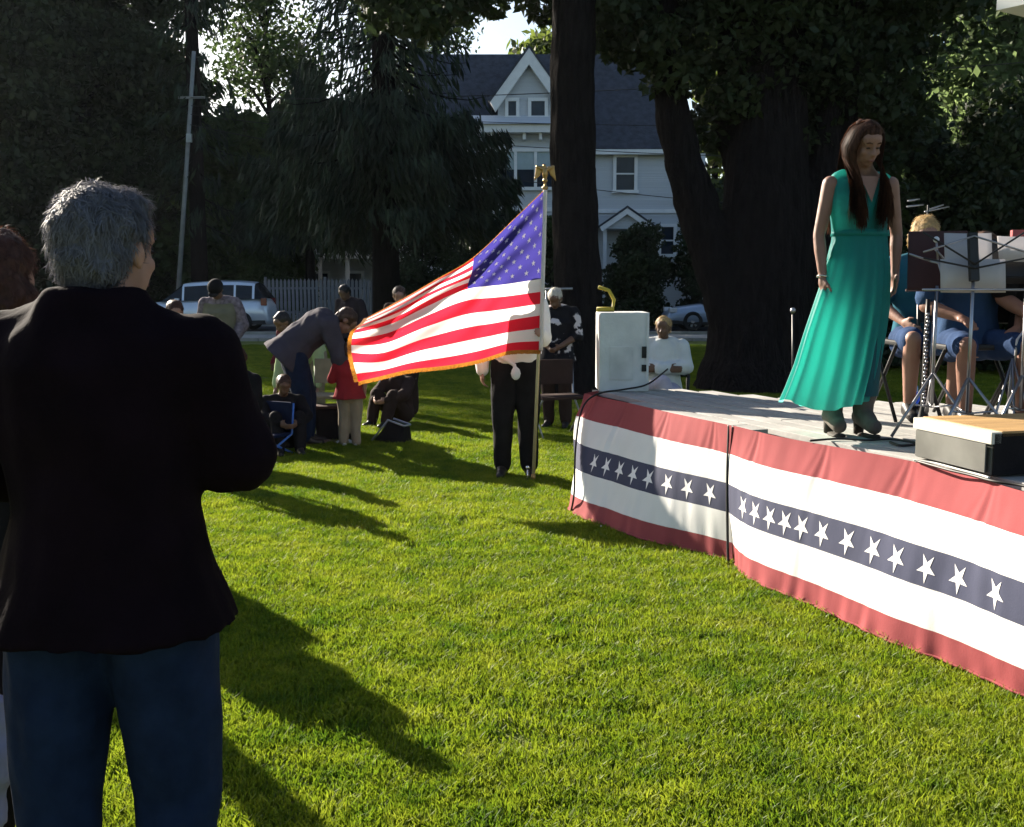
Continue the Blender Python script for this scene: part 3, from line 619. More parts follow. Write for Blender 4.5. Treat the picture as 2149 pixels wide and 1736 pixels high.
    if detail:
        for s in (-1, 1):
            q = MB(); q.ell(T((s * .030, .0815, -.0015)), [a * hs for a in (.0135, .0035, .0042)], HM, 10, 6); q.build('eye', eye_m, root, True)
            q = MB(); q.tube([T((s * .014, .090, .024)), T((s * .030, .090, .029)), T((s * .047, .080, .024))], [.0025, .0035, .002], 6); q.build('eyebrow', hair[0] if hair else eye_m, root, True)
        q = MB(); q.ell(T((0, .0935, -.0665)), [a * hs for a in (.019, .0055, .0055)], HM, 10, 6); q.build('lips', lip_m, root, True)
    if top:
        tm, sl, hem, fl = top[:4]; e = top[4] if len(top) > 4 else .012
        mb = MB(); rr = torso_rings(P, right, e, G, hemz=hem * k, flare=fl, wide=wide)
        if not collar: rr = rr[:-1] + [(rr[-1][0] - (rr[-1][0] - rr[-2][0]) * .35, rr[-1][1] * 1.1, rr[-1][2] * 1.1)]
        else: rr = rr[:-1] + [(rr[-1][0] + (P['nck'] - P['shc']) * .08, rr[-1][1] * 1.08, rr[-1][2] * 1.12)]
        mb.loft(rr, 20)
        for s in LEGS:
            sh, el, wr = P['sh' + s], P['el' + s], P['wr' + s]; a = e + .006
            mb.caps_(P['nck'].lerp(P['shc'], .55) + (sh - P['shc']) * .22, sh.lerp(P['shc'], .12) + (P['nck'] - P['shc']).normalized() * .006, .050 * G + e * .5, .050 * G + e, 12)
            if sl > 0:
                m1 = sh.lerp(el, min(1, sl * 2)); mb.caps_(sh, m1, .056 * G + a, (.050 if sl < .5 else .044) * G + a, 14)
                if sl > .5:
                    w2 = el.lerp(wr, min(.97, (sl - .5) * 2)); mb.caps_(el, w2, .046 * G + a, .034 * G + a, 14)
                    mb.caps_(el.lerp(w2, .02), el.lerp(w2, .2), .050 * G + a, .048 * G + a, 12)
        blob(mb, top[5] if len(top) > 5 else 'shirt', tm, root, max(vox, .011), 3, (.009 * (1 + .4 * (sl > .5)), 9, 9, 4))
    if bottom:
        bm_, ln = bottom[:2]; mb = MB(); rr = torso_rings(P, right, .008, G)[:4]
        mb.loft(rr, 16)
        for s in LEGS:
            hpj, kn, an = P['hp' + s], P['kn' + s], P['an' + s]; LG = G * legs_g; up = (hpj - kn).normalized()
            mb.caps_(hpj, kn if ln > .5 else hpj.lerp(kn, ln * 2), .094 * LG + .01, (.062 if ln > .5 else .060) * LG + .014, 14)
            if ln > .5:
                a2 = kn.lerp(an, min(1, (ln - .5) * 2) * .96); mb.caps_(kn, a2, .062 * LG + .014, .050 * LG + .014, 14)
        blob(mb, bottom[2] if len(bottom) > 2 else 'trousers', bm_, root, max(vox, .011), 3, (.012, 9, 9, 4))
    if shoes:
        for s in LEGS:
            an, to = P['an' + s], P['to' + s]; q = MB(); b0 = Vector((an.x, an.y, an.z)) + (an - to).normalized() * .035 * k; b0.z -= .035 * k
            q.caps_(b0, to, .043 * k, .036 * k, 12); q.caps_(an, an.lerp(to, .45) - Vector((0, 0, .01)), .050 * k, .040 * k, 12)
            blob(q, 'shoe', shoes, root, max(vox * .9, .009), 2)
    if hair:
        hm = hair[0]; q = MB()
        q.ell(T((0, -.022, .036)), [a * hs for a in (.084, .099, .084)], HM, 18, 12)
        q.ell(T((0, -.05, -.01)), [a * hs for a in (.079, .066, .078)], HM, 14, 10)
        if hairstyle == 'fluffy':
            q.ell(T((0, -.026, .036)), [a * hs for a in (.075, .094, .078)], HM, 18, 12); q.ell(T((0, -.05, -.02)), [a * hs for a in (.072, .056, .076)], HM, 14, 10)
            q.ell(T((0, .03, .085)), [a * hs for a in (.055, .05, .034)], HM, 12, 8)
        if hairstyle == 'bob':
            q.ell(T((0, -.045, -.05)), [a * hs for a in (.096, .07, .09)], HM, 14, 10)
        if hairstyle == 'long': q.ell(T((0, .000, .066)), [a * hs for a in (.073, .078, .055)], HM, 16, 10)
        if hairstyle == 'bun': q.ell(T((0, -.135, .03)), [a * hs for a in (.042, .04, .04)], HM, 10, 8)
        ho = blob(q, 'hair', hm, root, .008 if detail or fuzz > 2000 else .011, 1, (.009 * hs, 30, 30, 18))
        fuzz = fuzz or 500
        if fuzz:
            me = ho.data; N_ = len(me.vertices); co = np.empty(N_ * 3, np.float32); me.vertices.foreach_get('co', co); co = co.reshape(-1, 3)
            no = np.empty(N_ * 3, np.float32); me.vertices.foreach_get('normal', no); no = no.reshape(-1, 3)
            rg = np.random.default_rng(5); id_ = rg.integers(0, N_, fuzz); b = co[id_] + rg.normal(size=(fuzz, 3)) * .003; n_ = no[id_]
            tg = rg.normal(size=(fuzz, 3)) * .5 + np.array([0, -.2, -.9]); tg -= n_ * (tg * n_).sum(1)[:, None]; tg /= np.linalg.norm(tg, axis=1)[:, None] + 1e-6
            Ln = rg.uniform(.008, .022, fuzz)[:, None] * hs; sd_ = np.cross(n_, tg); w_ = .0009
            p1 = b + n_ * Ln * .22 + tg * Ln * .55; p2 = b + n_ * Ln * .28 + tg * Ln * 1.1
            Vv = np.stack([b - sd_ * w_, b + sd_ * w_, p1 + sd_ * w_, p1 - sd_ * w_, p2 + sd_ * w_ * .4, p2 - sd_ * w_ * .4], 1).reshape(-1, 3)
            bb = np.arange(fuzz)[:, None] * 6; Ff = np.concatenate([bb + [[0, 1, 2, 3]], bb + [[3, 2, 4, 5]]], 0)
            st = np_mesh('hair_strands', Vv, Ff, hm, ho)
    return root, P, T, k, HM, hs

grey_hair = mat('grey_hair', (.11, .11, .13), .6, .35, 60, transl=.25, stretch=(1, 1, .4)); white_hair = mat('white_hair', (.62, .58, .50), .6, .2, 60, transl=.25)
brown_hair = mat('brown_hair', (.06, .030, .018), .5, .35, 60, transl=.15); black_hair = mat('black_hair', (.012, .010, .010), .5, .3, 60)
red_hair = mat('auburn_hair', (.07, .028, .017), .55, .35, 60, transl=.3); blond_hair = mat('blond_hair', (.50, .35, .16), .55, .35, 50, transl=.3)
jacket_m = mat('maroon_black_jacket', (.006, .003, .005), .95, .25, 9, bump=.35, bscale=90, bdist=.004, spec=.05); jeans_m = cloth('blue_jeans', (.009, .017, .042), .25, 14)
black_m = cloth('black_cloth', (.012, .011, .012), .3); shoe_b = mat('black_shoe', (.015, .013, .012), .45)
khaki_m = cloth('khaki_cloth', (.24, .20, .14)); wht_m = cloth('white_cloth', (.74, .72, .70), .05, transl=.1); greyc = cloth('grey_cloth', (.05, .045, .058)); red_m = cloth('red_shirt', (.24, .02, .025))
# 1 the foreground man
c = on_y(200, 600, 2.17)
MJ = dict(elR=(.243, .03, 1.185), wrR=(.20, .27, 1.16), elL=(-.31, .03, 1.16), wrL=(-.16, .27, 1.12), knR=(.115, .02, .50), knL=(-.12, .0, .50), anR=(.105, -.02, .09), anL=(-.112, -.03, .09), toR=(.14, .13, .035), toL=(-.15, .12, .035), hpR=(.095, 0, .90), hpL=(-.095, 0, .90),
          shR=(.178, 0, 1.375), shL=(-.185, 0, 1.375), hed=(.018, .03, 1.585))
person('grey haired man from behind in dark maroon jacket and blue jeans, nearest the camera', (c.x, 2.17, 0), 0, 1.76, MJ, 1.10, (jacket_m, 1.0, .082, .042, .026, 'jacket'), (jeans_m, 1.0, 'jeans'), shoe_b, (grey_hair,), skin_l,
       (-.03, -.36, 0), .009, hands={'R': [(-.8, .35, 0), (0, -.3, -1), (0, .2, 1), .5], 'L': [(.8, .35, 0), (0, -.3, -1), (0, .2, 1), .5]}, detail=True, fuzz=9000, hairstyle='fluffy', collar=True, legs_g=1.05)
person('person hidden behind the grey haired man, their shadow on the grass', (-2.30, 5.80, 0), R_(10), 1.40, None, 1.1, (black_m, 1.0, .1, .03), (black_m, 1.0), shoe_b, (brown_hair,), skin_l, (0, 0, 0), .014)
# 2 auburn haired woman at the left edge
c = on_y(-8, 600, 2.7)
person('auburn haired woman in dark jacket cut off by the left edge', (c.x, 2.7, 0), R_(-8), 1.67, dict(elL=(-.25, .05, 1.12)), 1.0, (black_m, 1.0, .1, .03, .015, 'jacket'), (black_m, 1.0), shoe_b, (red_hair,), skin_l, (-.05, .2, 0), .012, fuzz=4000, hairstyle='bob')
# 3,4 heads seen past the man's shoulders
c = on_y(98, 640, 6.7)
person('pale haired youngster peeking over the grey haired man left shoulder', (c.x, 6.7, 0), R_(20), 1.46, None, 1.0, (greyc, 1.0, .05, .01), (black_m, 1.0), shoe_b, (white_hair,), skin_l, (-.2, 0, 0), .013, fuzz=800)
c = on_y(366, 640, 9.0)
person('red haired child in red top peeking over the grey haired man right shoulder', (c.x, 9.0, 0), R_(200), 1.42, None, 1.0, (red_m, .3, .05, .01), (jeans_m, 1.0), shoe_b, (red_hair,), skin_l, (-.4, 0, 0), .013, fuzz=500)
# 5 bowed man in front of the SUV
plaid = cloth('plaid_shirt', (.16, .13, .15), .5, 22); vest = cloth('khaki_vest', (.14, .13, .09))
bow = dict(hed=(0, .13, 1.56), nck=(0, .05, 1.475), elR=(.27, -.03, 1.14), wrR=(.20, .14, .93), elL=(-.27, -.03, 1.14), wrL=(-.20, .14, .93))
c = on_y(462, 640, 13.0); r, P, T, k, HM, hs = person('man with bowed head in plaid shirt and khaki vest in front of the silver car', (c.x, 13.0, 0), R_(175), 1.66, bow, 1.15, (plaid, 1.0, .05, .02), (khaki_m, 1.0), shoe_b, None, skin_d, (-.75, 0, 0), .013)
mb = MB(); mb.loft(torso_rings(P, Vector((1, 0, 0)), .03, 1.11, hemz=.02)[:-2], 18); blob(mb, 'vest', vest, r, .013, 2, (.01, 9, 9, 5))
q = MB(); q.ell(T((0, -.01, .04)), (.092, .106, .085), HM, 14, 10); q.ell(T((0, .10, .02)), (.07, .06, .012), HM, 12, 6); blob(q, 'cap', black_m, r, .011, 1)
# 5b seated child near the blue chair
SIT = dict(pel=(0, -.02, .50), wst=(0, -.04, .65), chs=(0, -.05, .84), shc=(0, -.05, .98), nck=(0, -.03, 1.07), hed=(0, 0, 1.18), shR=(.185, -.05, .965), shL=(-.185, -.05, .965),
           elR=(.24, .0, .72), elL=(-.24, .0, .72), wrR=(.15, .20, .62), wrL=(-.15, .20, .62), hpR=(.09, 0, .49), hpL=(-.09, 0, .49), knR=(.12, .42, .50), knL=(-.12, .42, .50), anR=(.12, .40, .09), anL=(-.12, .40, .09), toR=(.13, .55, .035), toL=(-.13, .55, .035))
def SITM(**k): d = dict(SIT); d.update(k); return d
c = on_y(497, 750, 9.3)
person('child in dark clothes sitting low beside the blue camping chair', (c.x, 9.3, -.06), R_(150), 1.45, SIT, 1.0, (black_m, .6, .03, .01), (black_m, 1.0), shoe_b, (red_hair,), skin_l, (-.6, 0, 0), .012, fuzz=500)
# 6 child in dark red
c = on_y(607, 700, 12.2)
person('black haired child in dark red jacket behind the light haired bending one', (c.x, 12.2, 0), R_(140), 1.27, bow, 1.0, (cloth('dark_red', (.10, .012, .02)), 1.0, .06, .02), (black_m, 1.0), shoe_b, (black_hair,), skin_d, (-.6, 0, 0), .012, kid=True)
# children sitting on the grass
GND = dict(pel=(0, 0, .13), wst=(0, -.02, .28), chs=(0, .02, .46), shc=(0, .05, .59), nck=(0, .09, .66), hed=(0, .14, .76), shR=(.18, .05, .57), shL=(-.18, .05, .57), elR=(.24, .22, .42), elL=(-.24, .22, .42), wrR=(.10, .42, .36), wrL=(-.10, .42, .36),
           hpR=(.09, .02, .13), hpL=(-.09, .02, .13), knR=(.13, .34, .42), knL=(-.13, .34, .42), anR=(.11, .48, .08), anL=(-.11, .48, .08), toR=(.12, .62, .035), toL=(-.12, .62, .035))
person('child in black hooded top sitting on the grass left of the picnic box', (X(590, 10.3), 10.3, 0), R_(200), 1.42, GND, 1.0, (black_m, 1.0, .02, .01), (black_m, 1.0), shoe_b, (brown_hair,), skin_d, (-.5, 0, 0), .012)
person('child in dark brown clothes sitting on the grass under the flag', (X(838, 12.3), 12.3, 0), R_(150), 1.45, GND, 1.1, (cloth('dark_brown', (.045, .028, .024)), 1.0, .02, .01), (cloth('brown_trousers', (.035, .022, .018)), 1.0), shoe_b, (brown_hair,), skin_l, (-.5, 0, 0), .012)
person('person just outside the left edge, their shadow falling on the near grass', (-2.80, 5.55, 0), R_(-30), 1.52, None, 1.15, (black_m, 1.0, .1, .03), (black_m, 1.0), shoe_b, (brown_hair,), skin_l, (0, 0, 0), .014)
# 7,8 bending people
BEND = dict(pel=(0, 0, .90), wst=(0, .13, 1.00), chs=(0, .31, 1.07), shc=(0, .43, 1.10), nck=(0, .51, 1.08), hed=(0, .62, 1.06), hpR=(.09, .0, .87), hpL=(-.09, 0, .87), shR=(.18, .42, 1.07), shL=(-.18, .42, 1.07),
            elR=(.20, .46, .80), elL=(-.20, .48, .80), wrR=(.13, .60, .60), wrL=(-.13, .62, .60), knR=(.10, .04, .48), knL=(-.10, .08, .48), anR=(.10, -.04, .09), anL=(-.10, .0, .09), toR=(.10, .12, .035), toL=(-.10, .15, .035))
c = on_y(632, 700, 11.3)
B7 = dict(BEND); B7.update(hed=(0, .60, 1.12), elR=(.24, .42, .78), elL=(-.22, .40, .78), wrR=(.28, .48, .5), wrL=(-.2, .45, .5))
person('light haired person in green and white bending down behind the man in grey', (X(632, 11.4), 12.0, 0), R_(172), 1.58, B7, 1.0, (cloth('green_white', (.34, .42, .22)), .9, .03, .01), (khaki_m, 1.0), shoe_b, (white_hair,), skin_l, (-1.2, 0, 0), .012, fuzz=700)
c = on_y(640, 930, 10.6)
B8 = dict(BEND); B8.update(pel=(0, -.02, .90), wst=(0, .09, 1.01), chs=(0, .23, 1.11), shc=(0, .33, 1.17), nck=(0, .41, 1.17), hed=(0, .50, 1.17), shR=(.18, .33, 1.13), shL=(-.18, .33, 1.13), elR=(.2, .42, .85), elL=(-.2, .45, .85), wrR=(.12, .50, .60), wrL=(-.12, .52, .60), anR=(.10, .08, .09), anL=(-.10, .12, .09), toR=(.10, .24, .035), toL=(-.10, .27, .035), knR=(.10, .08, .48), knL=(-.10, .12, .48))
person('man in grey sweatshirt and jeans bending forward over the small child in red', (-2.12, 10.6, 0), R_(-78), 1.78, B8, 1.2, (greyc, 1.0, .13, .05, .024, 'sweatshirt'), (jeans_m, 1.0, 'jeans'), shoe_b, (brown_hair,), skin_t, (-1.0, 0, 0), .011, fuzz=900, legs_g=1.1)
# 9 toddler
c = on_y(735, 930, 10.5)
person('small child in red shirt and khaki trousers standing on the grass', (c.x, 10.5, 0), R_(10), .98, dict(elR=(.26, .05, 1.14), elL=(-.28, .08, 1.16), wrL=(-.30, .25, 1.2)), 1.25, (red_m, .5, .1, .05), (khaki_m, 1.0), mat('pale_shoe', (.5, .5, .52)), (brown_hair,), skin_l, (-.3, 0, 0), .010, kid=True, fuzz=400)
# 10,11
c = on_y(734, 640, 16.0)
person('person in black jacket with bowed head beyond the man in grey', (c.x, 16.0, 0), R_(150), 1.60, bow, 1.15, (cloth('dark_jacket', (.03, .022, .026)), 1.0, .08, .03), (black_m, 1.0), shoe_b, (black_hair,), skin_d, (-.6, 0, 0), .013)
c = on_y(846, 640, 13.0)
person('person in dark brown clothes standing behind the flag, legs showing under it', (c.x, 13.0, 0), R_(165), 1.58, bow, 1.12, (cloth('dark_brown', (.045, .028, .024)), 1.0, .15, .05), (cloth('brown_trousers', (.035, .022, .018)), 1.0), shoe_b, (brown_hair,), skin_l, (-.4, .3, 0), .013, legs_g=1.25)
# 12 flag bearer
POLEY = 8.62
c = on_y(1082, 1000, POLEY + .2); bx = on_z(1082, 990).x
r, P, T, k, HM, hs = person('colour guard in white shirt and black trousers standing behind the flag', (bx, 8.82, 0), R_(180), 1.72, dict(elR=(.27, -.02, 1.12), wrR=(.27, .03, .87), elL=(-.22, .10, 1.14), wrL=(-.185, .165, 1.18), anR=(.11, -.01, .09)), 1.06,
       (wht_m, 1.0, -.01, .0, .014), (black_m, 1.0), shoe_b, (brown_hair,), skin_l, (0, 0, 0), .011, hands={'R': [(0, .1, -1), (-1, 0, 0), (0, 1, 0), .7], 'L': [(-.2, 1, .1), (1, .2, 0), (0, 0, 1), 1.1]}, legs_g=1.12)
q = MB(); q.ell(Vector((0, .16, .86)), (.040, .025, .055), None, 12, 8); q.tube([(0, .15, .92), (.1, .14, .98), (.16, .05, 1.0)], .018, 6); blob(q, 'flag_carrier_pouch', wht_m, r, .01, 1)
q = MB(); [q.tube([(s * .125, .03, .13), (s * .12, .03, .5), (s * .165, .02, .92)], [.008] * 3, 5) for s in (-1, 1)]; q.build('trouser_piping', wht_m, r)
# 13 elderly person near the trunk
floral = cloth('floral_black', (.02, .02, .025), .3, 8, col2=(.55, .5, .5)); MATS['floral_black'].node_tree.nodes['Map Range'].inputs[1].default_value = .56; MATS['floral_black'].node_tree.nodes['Map Range'].inputs[2].default_value = .60
c = on_y(1170, 640, 11.9)
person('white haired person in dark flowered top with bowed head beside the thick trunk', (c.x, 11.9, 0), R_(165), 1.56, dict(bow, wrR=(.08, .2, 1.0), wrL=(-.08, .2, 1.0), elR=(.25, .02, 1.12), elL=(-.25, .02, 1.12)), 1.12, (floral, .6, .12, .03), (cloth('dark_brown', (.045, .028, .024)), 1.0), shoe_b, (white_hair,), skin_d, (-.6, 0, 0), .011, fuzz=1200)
# 14 seated spectator in white jacket
c = on_y(1392, 690, 11.2)
person('seated person in open white jacket with folded arms right of the white speaker', (c.x, 11.2, .0), R_(172), 1.66, SITM(hed=(0, .03, 1.17), wrR=(-.06, .17, .74), elR=(.25, .03, .76), elL=(-.25, .03, .76), wrL=(.06, .19, .74), knR=(.0, .42, .62), anR=(-.12, .48, .34), toR=(-.16, .62, .36), knL=(-.10, .42, .50)), 1.12,
       (cloth('white_jacket', (.55, .58, .58), .06), .95, .12, .05, .022, 'jacket'), (cloth('lilac_trousers', (.36, .34, .42)), 1.0), mat('pale_shoe', (.5, .5, .52)), (blond_hair,), skin_d, (-.1, -.2, 0), .011, hands={'R': [(-1, .1, 0), (0, -1, 0), (0, 0, 1), .4], 'L': [(1, .1, 0), (0, -1, 0), (0, 0, 1), .4]}, fuzz=900, hairstyle='short')
# 15 far child by the sedan
person('far dark clothed person standing at the kerb by the pale blue sedan', (X(1508, 31), 31, 0), R_(180), 1.05, bow, 1.1, (black_m, 1.0, .06, .02), (black_m, 1.0), shoe_b, (black_hair,), skin_d, (-.4, 0, 0), .016, kid=True)
# ------------------------------------------------------------------ stage
DZ = 0.77
def deck(px, py): return on_z(px, py, DZ)
A = deck(1240, 826); B = deck(1540, 893); C_ = deck(2149, 1020)
fd = (B - A).normalized(); Cx = B + (C_ - B) * 1.9
inner = 0.03; fn = Vector((-fd.y, fd.x, 0)); fn = fn if fn.x > 0 else -fn       # towards the stage interior
K1 = deck(1635, 834)
poly = [A + fn * .02 + Vector((.0, .12, 0)), B + fn * .03] + [deck(*q) + fn * .075 for q in ((1625, 912), (1698, 926), (1800, 946), (1917, 968), (2030, 994), (2149, 1030), (2330, 1086), (2520, 1150))] + [ deck(2520, 1150) + Vector((6, 0, 0)), K1 + Vector((4.2, -1.75, 0)), K1 + Vector((0, .05, 0)), Vector((1.3, 8.35, DZ)), A + Vector((.05, .32, 0))]
stage = empty('stage', (A.x, A.y, 0), 0, 'low wooden outdoor stage with pale planks, bunting along its front', 'stage'); SO = Vector((A.x, A.y, 0))
plank_m = mat('worn_pale_plank', (.32, .31, .29), .7, .25, 3, bump=.5, bscale=30, stretch=(1, 1, 1), bdist=.004)
def clip_line(o, d):
    ts = []
    for i in range(len(poly)):
        p, q = poly[i], poly[(i + 1) % len(poly)]; e = q - p; den = d.x * e.y - d.y * e.x
        if abs(den) < 1e-9: continue
        t = ((p.x - o.x) * e.y - (p.y - o.y) * e.x) / den; s = ((p.x - o.x) * d.y - (p.y - o.y) * d.x) / den
        if 0 <= s <= 1: ts.append(t)
    ts = sorted(ts); return [(ts[i], ts[i + 1]) for i in range(0, len(ts) - 1, 2) if ts[i + 1] - ts[i] > .2]
PW = .142
for i in range(46):
    o = A + fn * (.05 + i * PW) - fd * 1
    for r in clip_line(o, fd):
     a = o + fd * r[0]; b = o + fd * r[1]; ang = math.atan2(fd.y, fd.x); Ltot = (b - a).length; cut = 1.3 + (i * 0.77) % 1.6; st = 0
     while st < Ltot - .05:
        en = min(Ltot, cut) if st == 0 else min(Ltot, st + 2.4)
        cc = a + fd * (st + en) / 2; mb = MB(); mb.box((0, 0, 0), (en - st - .006, PW - .022, .034))
        p = mb.build('plank', plank_m, stage, bevel=.004); p.location = (cc.x - SO.x, cc.y - SO.y, DZ - .02 + random.uniform(-.0015, .0015)); p.rotation_euler = (0, 0, ang); st = en
mb = MB(); n = len(poly); pc_ = sum((p for p in poly), Vector()) / n
ins = [(q.lerp(pc_, .03) - SO) for q in poly]
mb.add([(q.x, q.y, .06) for q in ins] + [(q.x, q.y, DZ - .045) for q in ins], [tuple(range(n)), tuple(range(2 * n - 1, n - 1, -1))] + [(i, (i + 1) % n, n + (i + 1) % n, n + i) for i in range(n)])
mb.build('frame', mat('dark_stage_frame', (.03, .028, .026), .9), stage)

# ------------------------------------------------------------------ bunting
def catmull(P, t):
    n = len(P) - 1; i = min(int(t * n), n - 1); f = t * n - i
    p0, p1, p2, p3 = P[max(i - 1, 0)], P[i], P[i + 1], P[min(i + 2, n)]
    return 0.5 * ((2 * p1) + (p2 - p0) * f + (2 * p0 - 5 * p1 + 4 * p2 - p3) * f * f + (3 * p1 - p0 - 3 * p2 + p3) * f ** 3)
def resample(P, n=200):
    q = [catmull(P, i / n) for i in range(n + 1)]; d = [0]
    for a, b in zip(q, q[1:]): d.append(d[-1] + (b - a).length)
    return q, d
def cloth_red(c, t): return mat(c, (.29, .062, .066), .85, .08, 4, bump=.3, bscale=120, bdist=.002, transl=t, spec=.15)
bred = cloth_red('bunting_red', .12); bwht = mat('bunting_white', (.78, .77, .74), .85, .04, 4, bump=.3, bscale=120, bdist=.002, transl=.15, spec=.15)
bblu = mat('bunting_blue', (.055, .06, .10), .85, .1, 4, bump=.3, bscale=120, bdist=.002, transl=.06, spec=.15); star_m = mat('bunting_star', (.74, .72, .72), .85, .04, 4, spec=.15)
BV = [0, .21, .43, .645, .865, 1.0]
def bunting(name, top, bot, label, stars, seed, bulge):
    tq, td = resample(top); bq, bd = resample(bot); Lt = td[-1]
    root = empty('bunting', (top[0].x, top[0].y, 0), 0, label, 'bunting', 'flag bunting panels along the stage front'); O = Vector((top[0].x, top[0].y, 0))
    def at(u, dd, qq):
        s = u * dd[-1]; i = min(max(np.searchsorted(dd, s) - 1, 0), len(qq) - 2); f = (s - dd[i]) / max(dd[i + 1] - dd[i], 1e-9); return qq[i].lerp(qq[i + 1], f)
    pins = [seed * .13 + k * .55 for k in range(12)]
    def S(u, v, off=0.0):
        a, b = at(u, td, tq), at(u, bd, bq); p = a.lerp(b, v)
        tn = (at(min(u + .01, 1), td, tq) - at(max(u - .01, 0), td, tq)).normalized(); nrm = Vector((tn.y, -tn.x, 0)); nrm = nrm if nrm.x < 0 else -nrm
        w = bulge(u) * math.sin(math.pi * min(1, v * 1.02) ** .8)
        s = u * Lt
        for q in pins:
            dx = (s - q) / (.035 + .22 * v); w += -.013 * math.exp(-dx * dx) * math.exp(-v * 3.0) * (1 + .5 * math.cos(dx * 6))
        w += .007 * noise.noise((s * 3.0, v * 2.0, seed)) + .006 * noise.noise((s * 14, v * 2.5, seed + 4)) * (1 - .6 * math.sin(math.pi * v)) + .006 * math.sin(s * 38 + 3 * noise.noise((s * 4, 0, seed))) * math.exp(-(1 - v) * 12)
        w = w * min(1, .15 + v * 4) + .014 * (1 - v)
        p = p + nrm * (w + off); p.z += .003 * math.sin(s * 5.1 + seed) * (1 - v) - .008 * abs(noise.noise((s * 2.2, 9, seed))) * v; return p - O
    NU = int(Lt * 110); rows = []; mi = []
    for j in range(5):
        k = 9
        for i in range(k): rows.append(BV[j] + (BV[j + 1] - BV[j]) * i / k); mi.append([0, 1, 2, 1, 0][j])
    rows.append(1.0)
    vs = [S(i / NU, v) for v in rows for i in range(NU + 1)]
    fs, ms = [], []
    for j in range(len(rows) - 1):
        for i in range(NU): a = j * (NU + 1) + i; fs.append((a, a + 1, a + NU + 2, a + NU + 1)); ms.append(mi[j])
    mb = MB(); mb.v = [tuple(v) for v in vs]; mb.f = fs; mb.mi = ms
    mb.build('cloth', [bred, bwht, bblu], root, True, fixn=False)
    hem = MB(); hem.tube([S(i / NU, .999) for i in range(0, NU + 1, 3)], .006, 6); hem.build('hem', bred, root, True)
    vm = (BV[2] + BV[3]) / 2; H_ = DZ - .03
    for tx in stars:
        if isinstance(tx, str): u = float(tx)
        else:
            lo, hi = 0.0, 1.0; us = np.linspace(.15 if seed == 1 else 0, 1, 400); ps = [project(S(u_, vm) + O)[0] for u_ in us]; u = float(us[int(np.argmin([abs(q - tx) for q in ps]))])
        mb = MB(); V_ = []
        R0 = .057
        pts = [(0, 0)] + [((R0 if k % 2 == 0 else R0 * .36) * math.sin(math.pi * k / 5), (R0 if k % 2 == 0 else R0 * .36) * math.cos(math.pi * k / 5)) for k in range(10)]
        M_ = 4
        for k in range(10):
            p1, p2 = pts[1 + k], pts[1 + (k + 1) % 10]; o_ = len(V_)
            for r_ in range(M_ + 1):
                for c_ in range(r_ + 1):
                    a = (p1[0] * (r_ - c_) + p2[0] * c_) / M_; b = (p1[1] * (r_ - c_) + p2[1] * c_) / M_
                    V_.append(S(min(max(u + a / Lt, 0), 1), vm + b * 1.15 / H_, .0016))
            ix = lambda r_, c_: o_ + r_ * (r_ + 1) // 2 + c_
            tf = [(ix(r_, c_), ix(r_ + 1, c_), ix(r_ + 1, c_ + 1)) for r_ in range(M_) for c_ in range(r_ + 1)] + [(ix(r_, c_), ix(r_ + 1, c_ + 1), ix(r_, c_ + 1)) for r_ in range(1, M_) for c_ in range(r_)]
            mb.f += tf; mb.mi += [0] * len(tf)
        mb.v = [tuple(v) for v in V_]; mb.build('star', star_m, root, fixn=False)
    return root
def g0(px, py): return on_z(px, py, .03)
topL = [deck(1240, 821) + Vector((.25, .25, 0)), deck(1234, 825), deck(1243, 827.5), deck(1300, 841), deck(1370, 857), deck(1440, 871), deck(1540, 894)]
botL = [g0(1210, 1035) + Vector((.3, .2, 0)), g0(1199, 1060), g0(1213, 1082), g0(1270, 1103), g0(1350, 1132), g0(1440, 1152), g0(1539, 1176)]
bunting('bunting', topL, botL, 'red white and blue star bunting panel, left one wrapping the stage corner', [1247, 1273, 1300, 1329, 1361, 1401, 1443, 1490], 1, lambda u: .055 * math.exp(-((u - .18) / .2) ** 2) + .02)
topR = [deck(1543, 894), deck(1625, 912), deck(1698, 926), deck(1800, 946), deck(1917, 968), deck(2030, 994), deck(2149, 1030), deck(2330, 1086), deck(2520, 1150)]
botR = [g0(1542, 1178), g0(1562, 1207), g0(1620, 1236), g0(1700, 1268), g0(1850, 1338), g0(2000, 1395), g0(2149, 1460), g0(2330, 1545), g0(2520, 1640)]
bunting('bunting', topR, botR, 'red white and blue star bunting panel, right one billowing toward the lawn', [1560, 1584, 1615, 1648, 1683, 1726, 1777, 1831, 1882, 1944, 2012, 2090, 2178, 2270, 2370], 2, lambda u: .035)
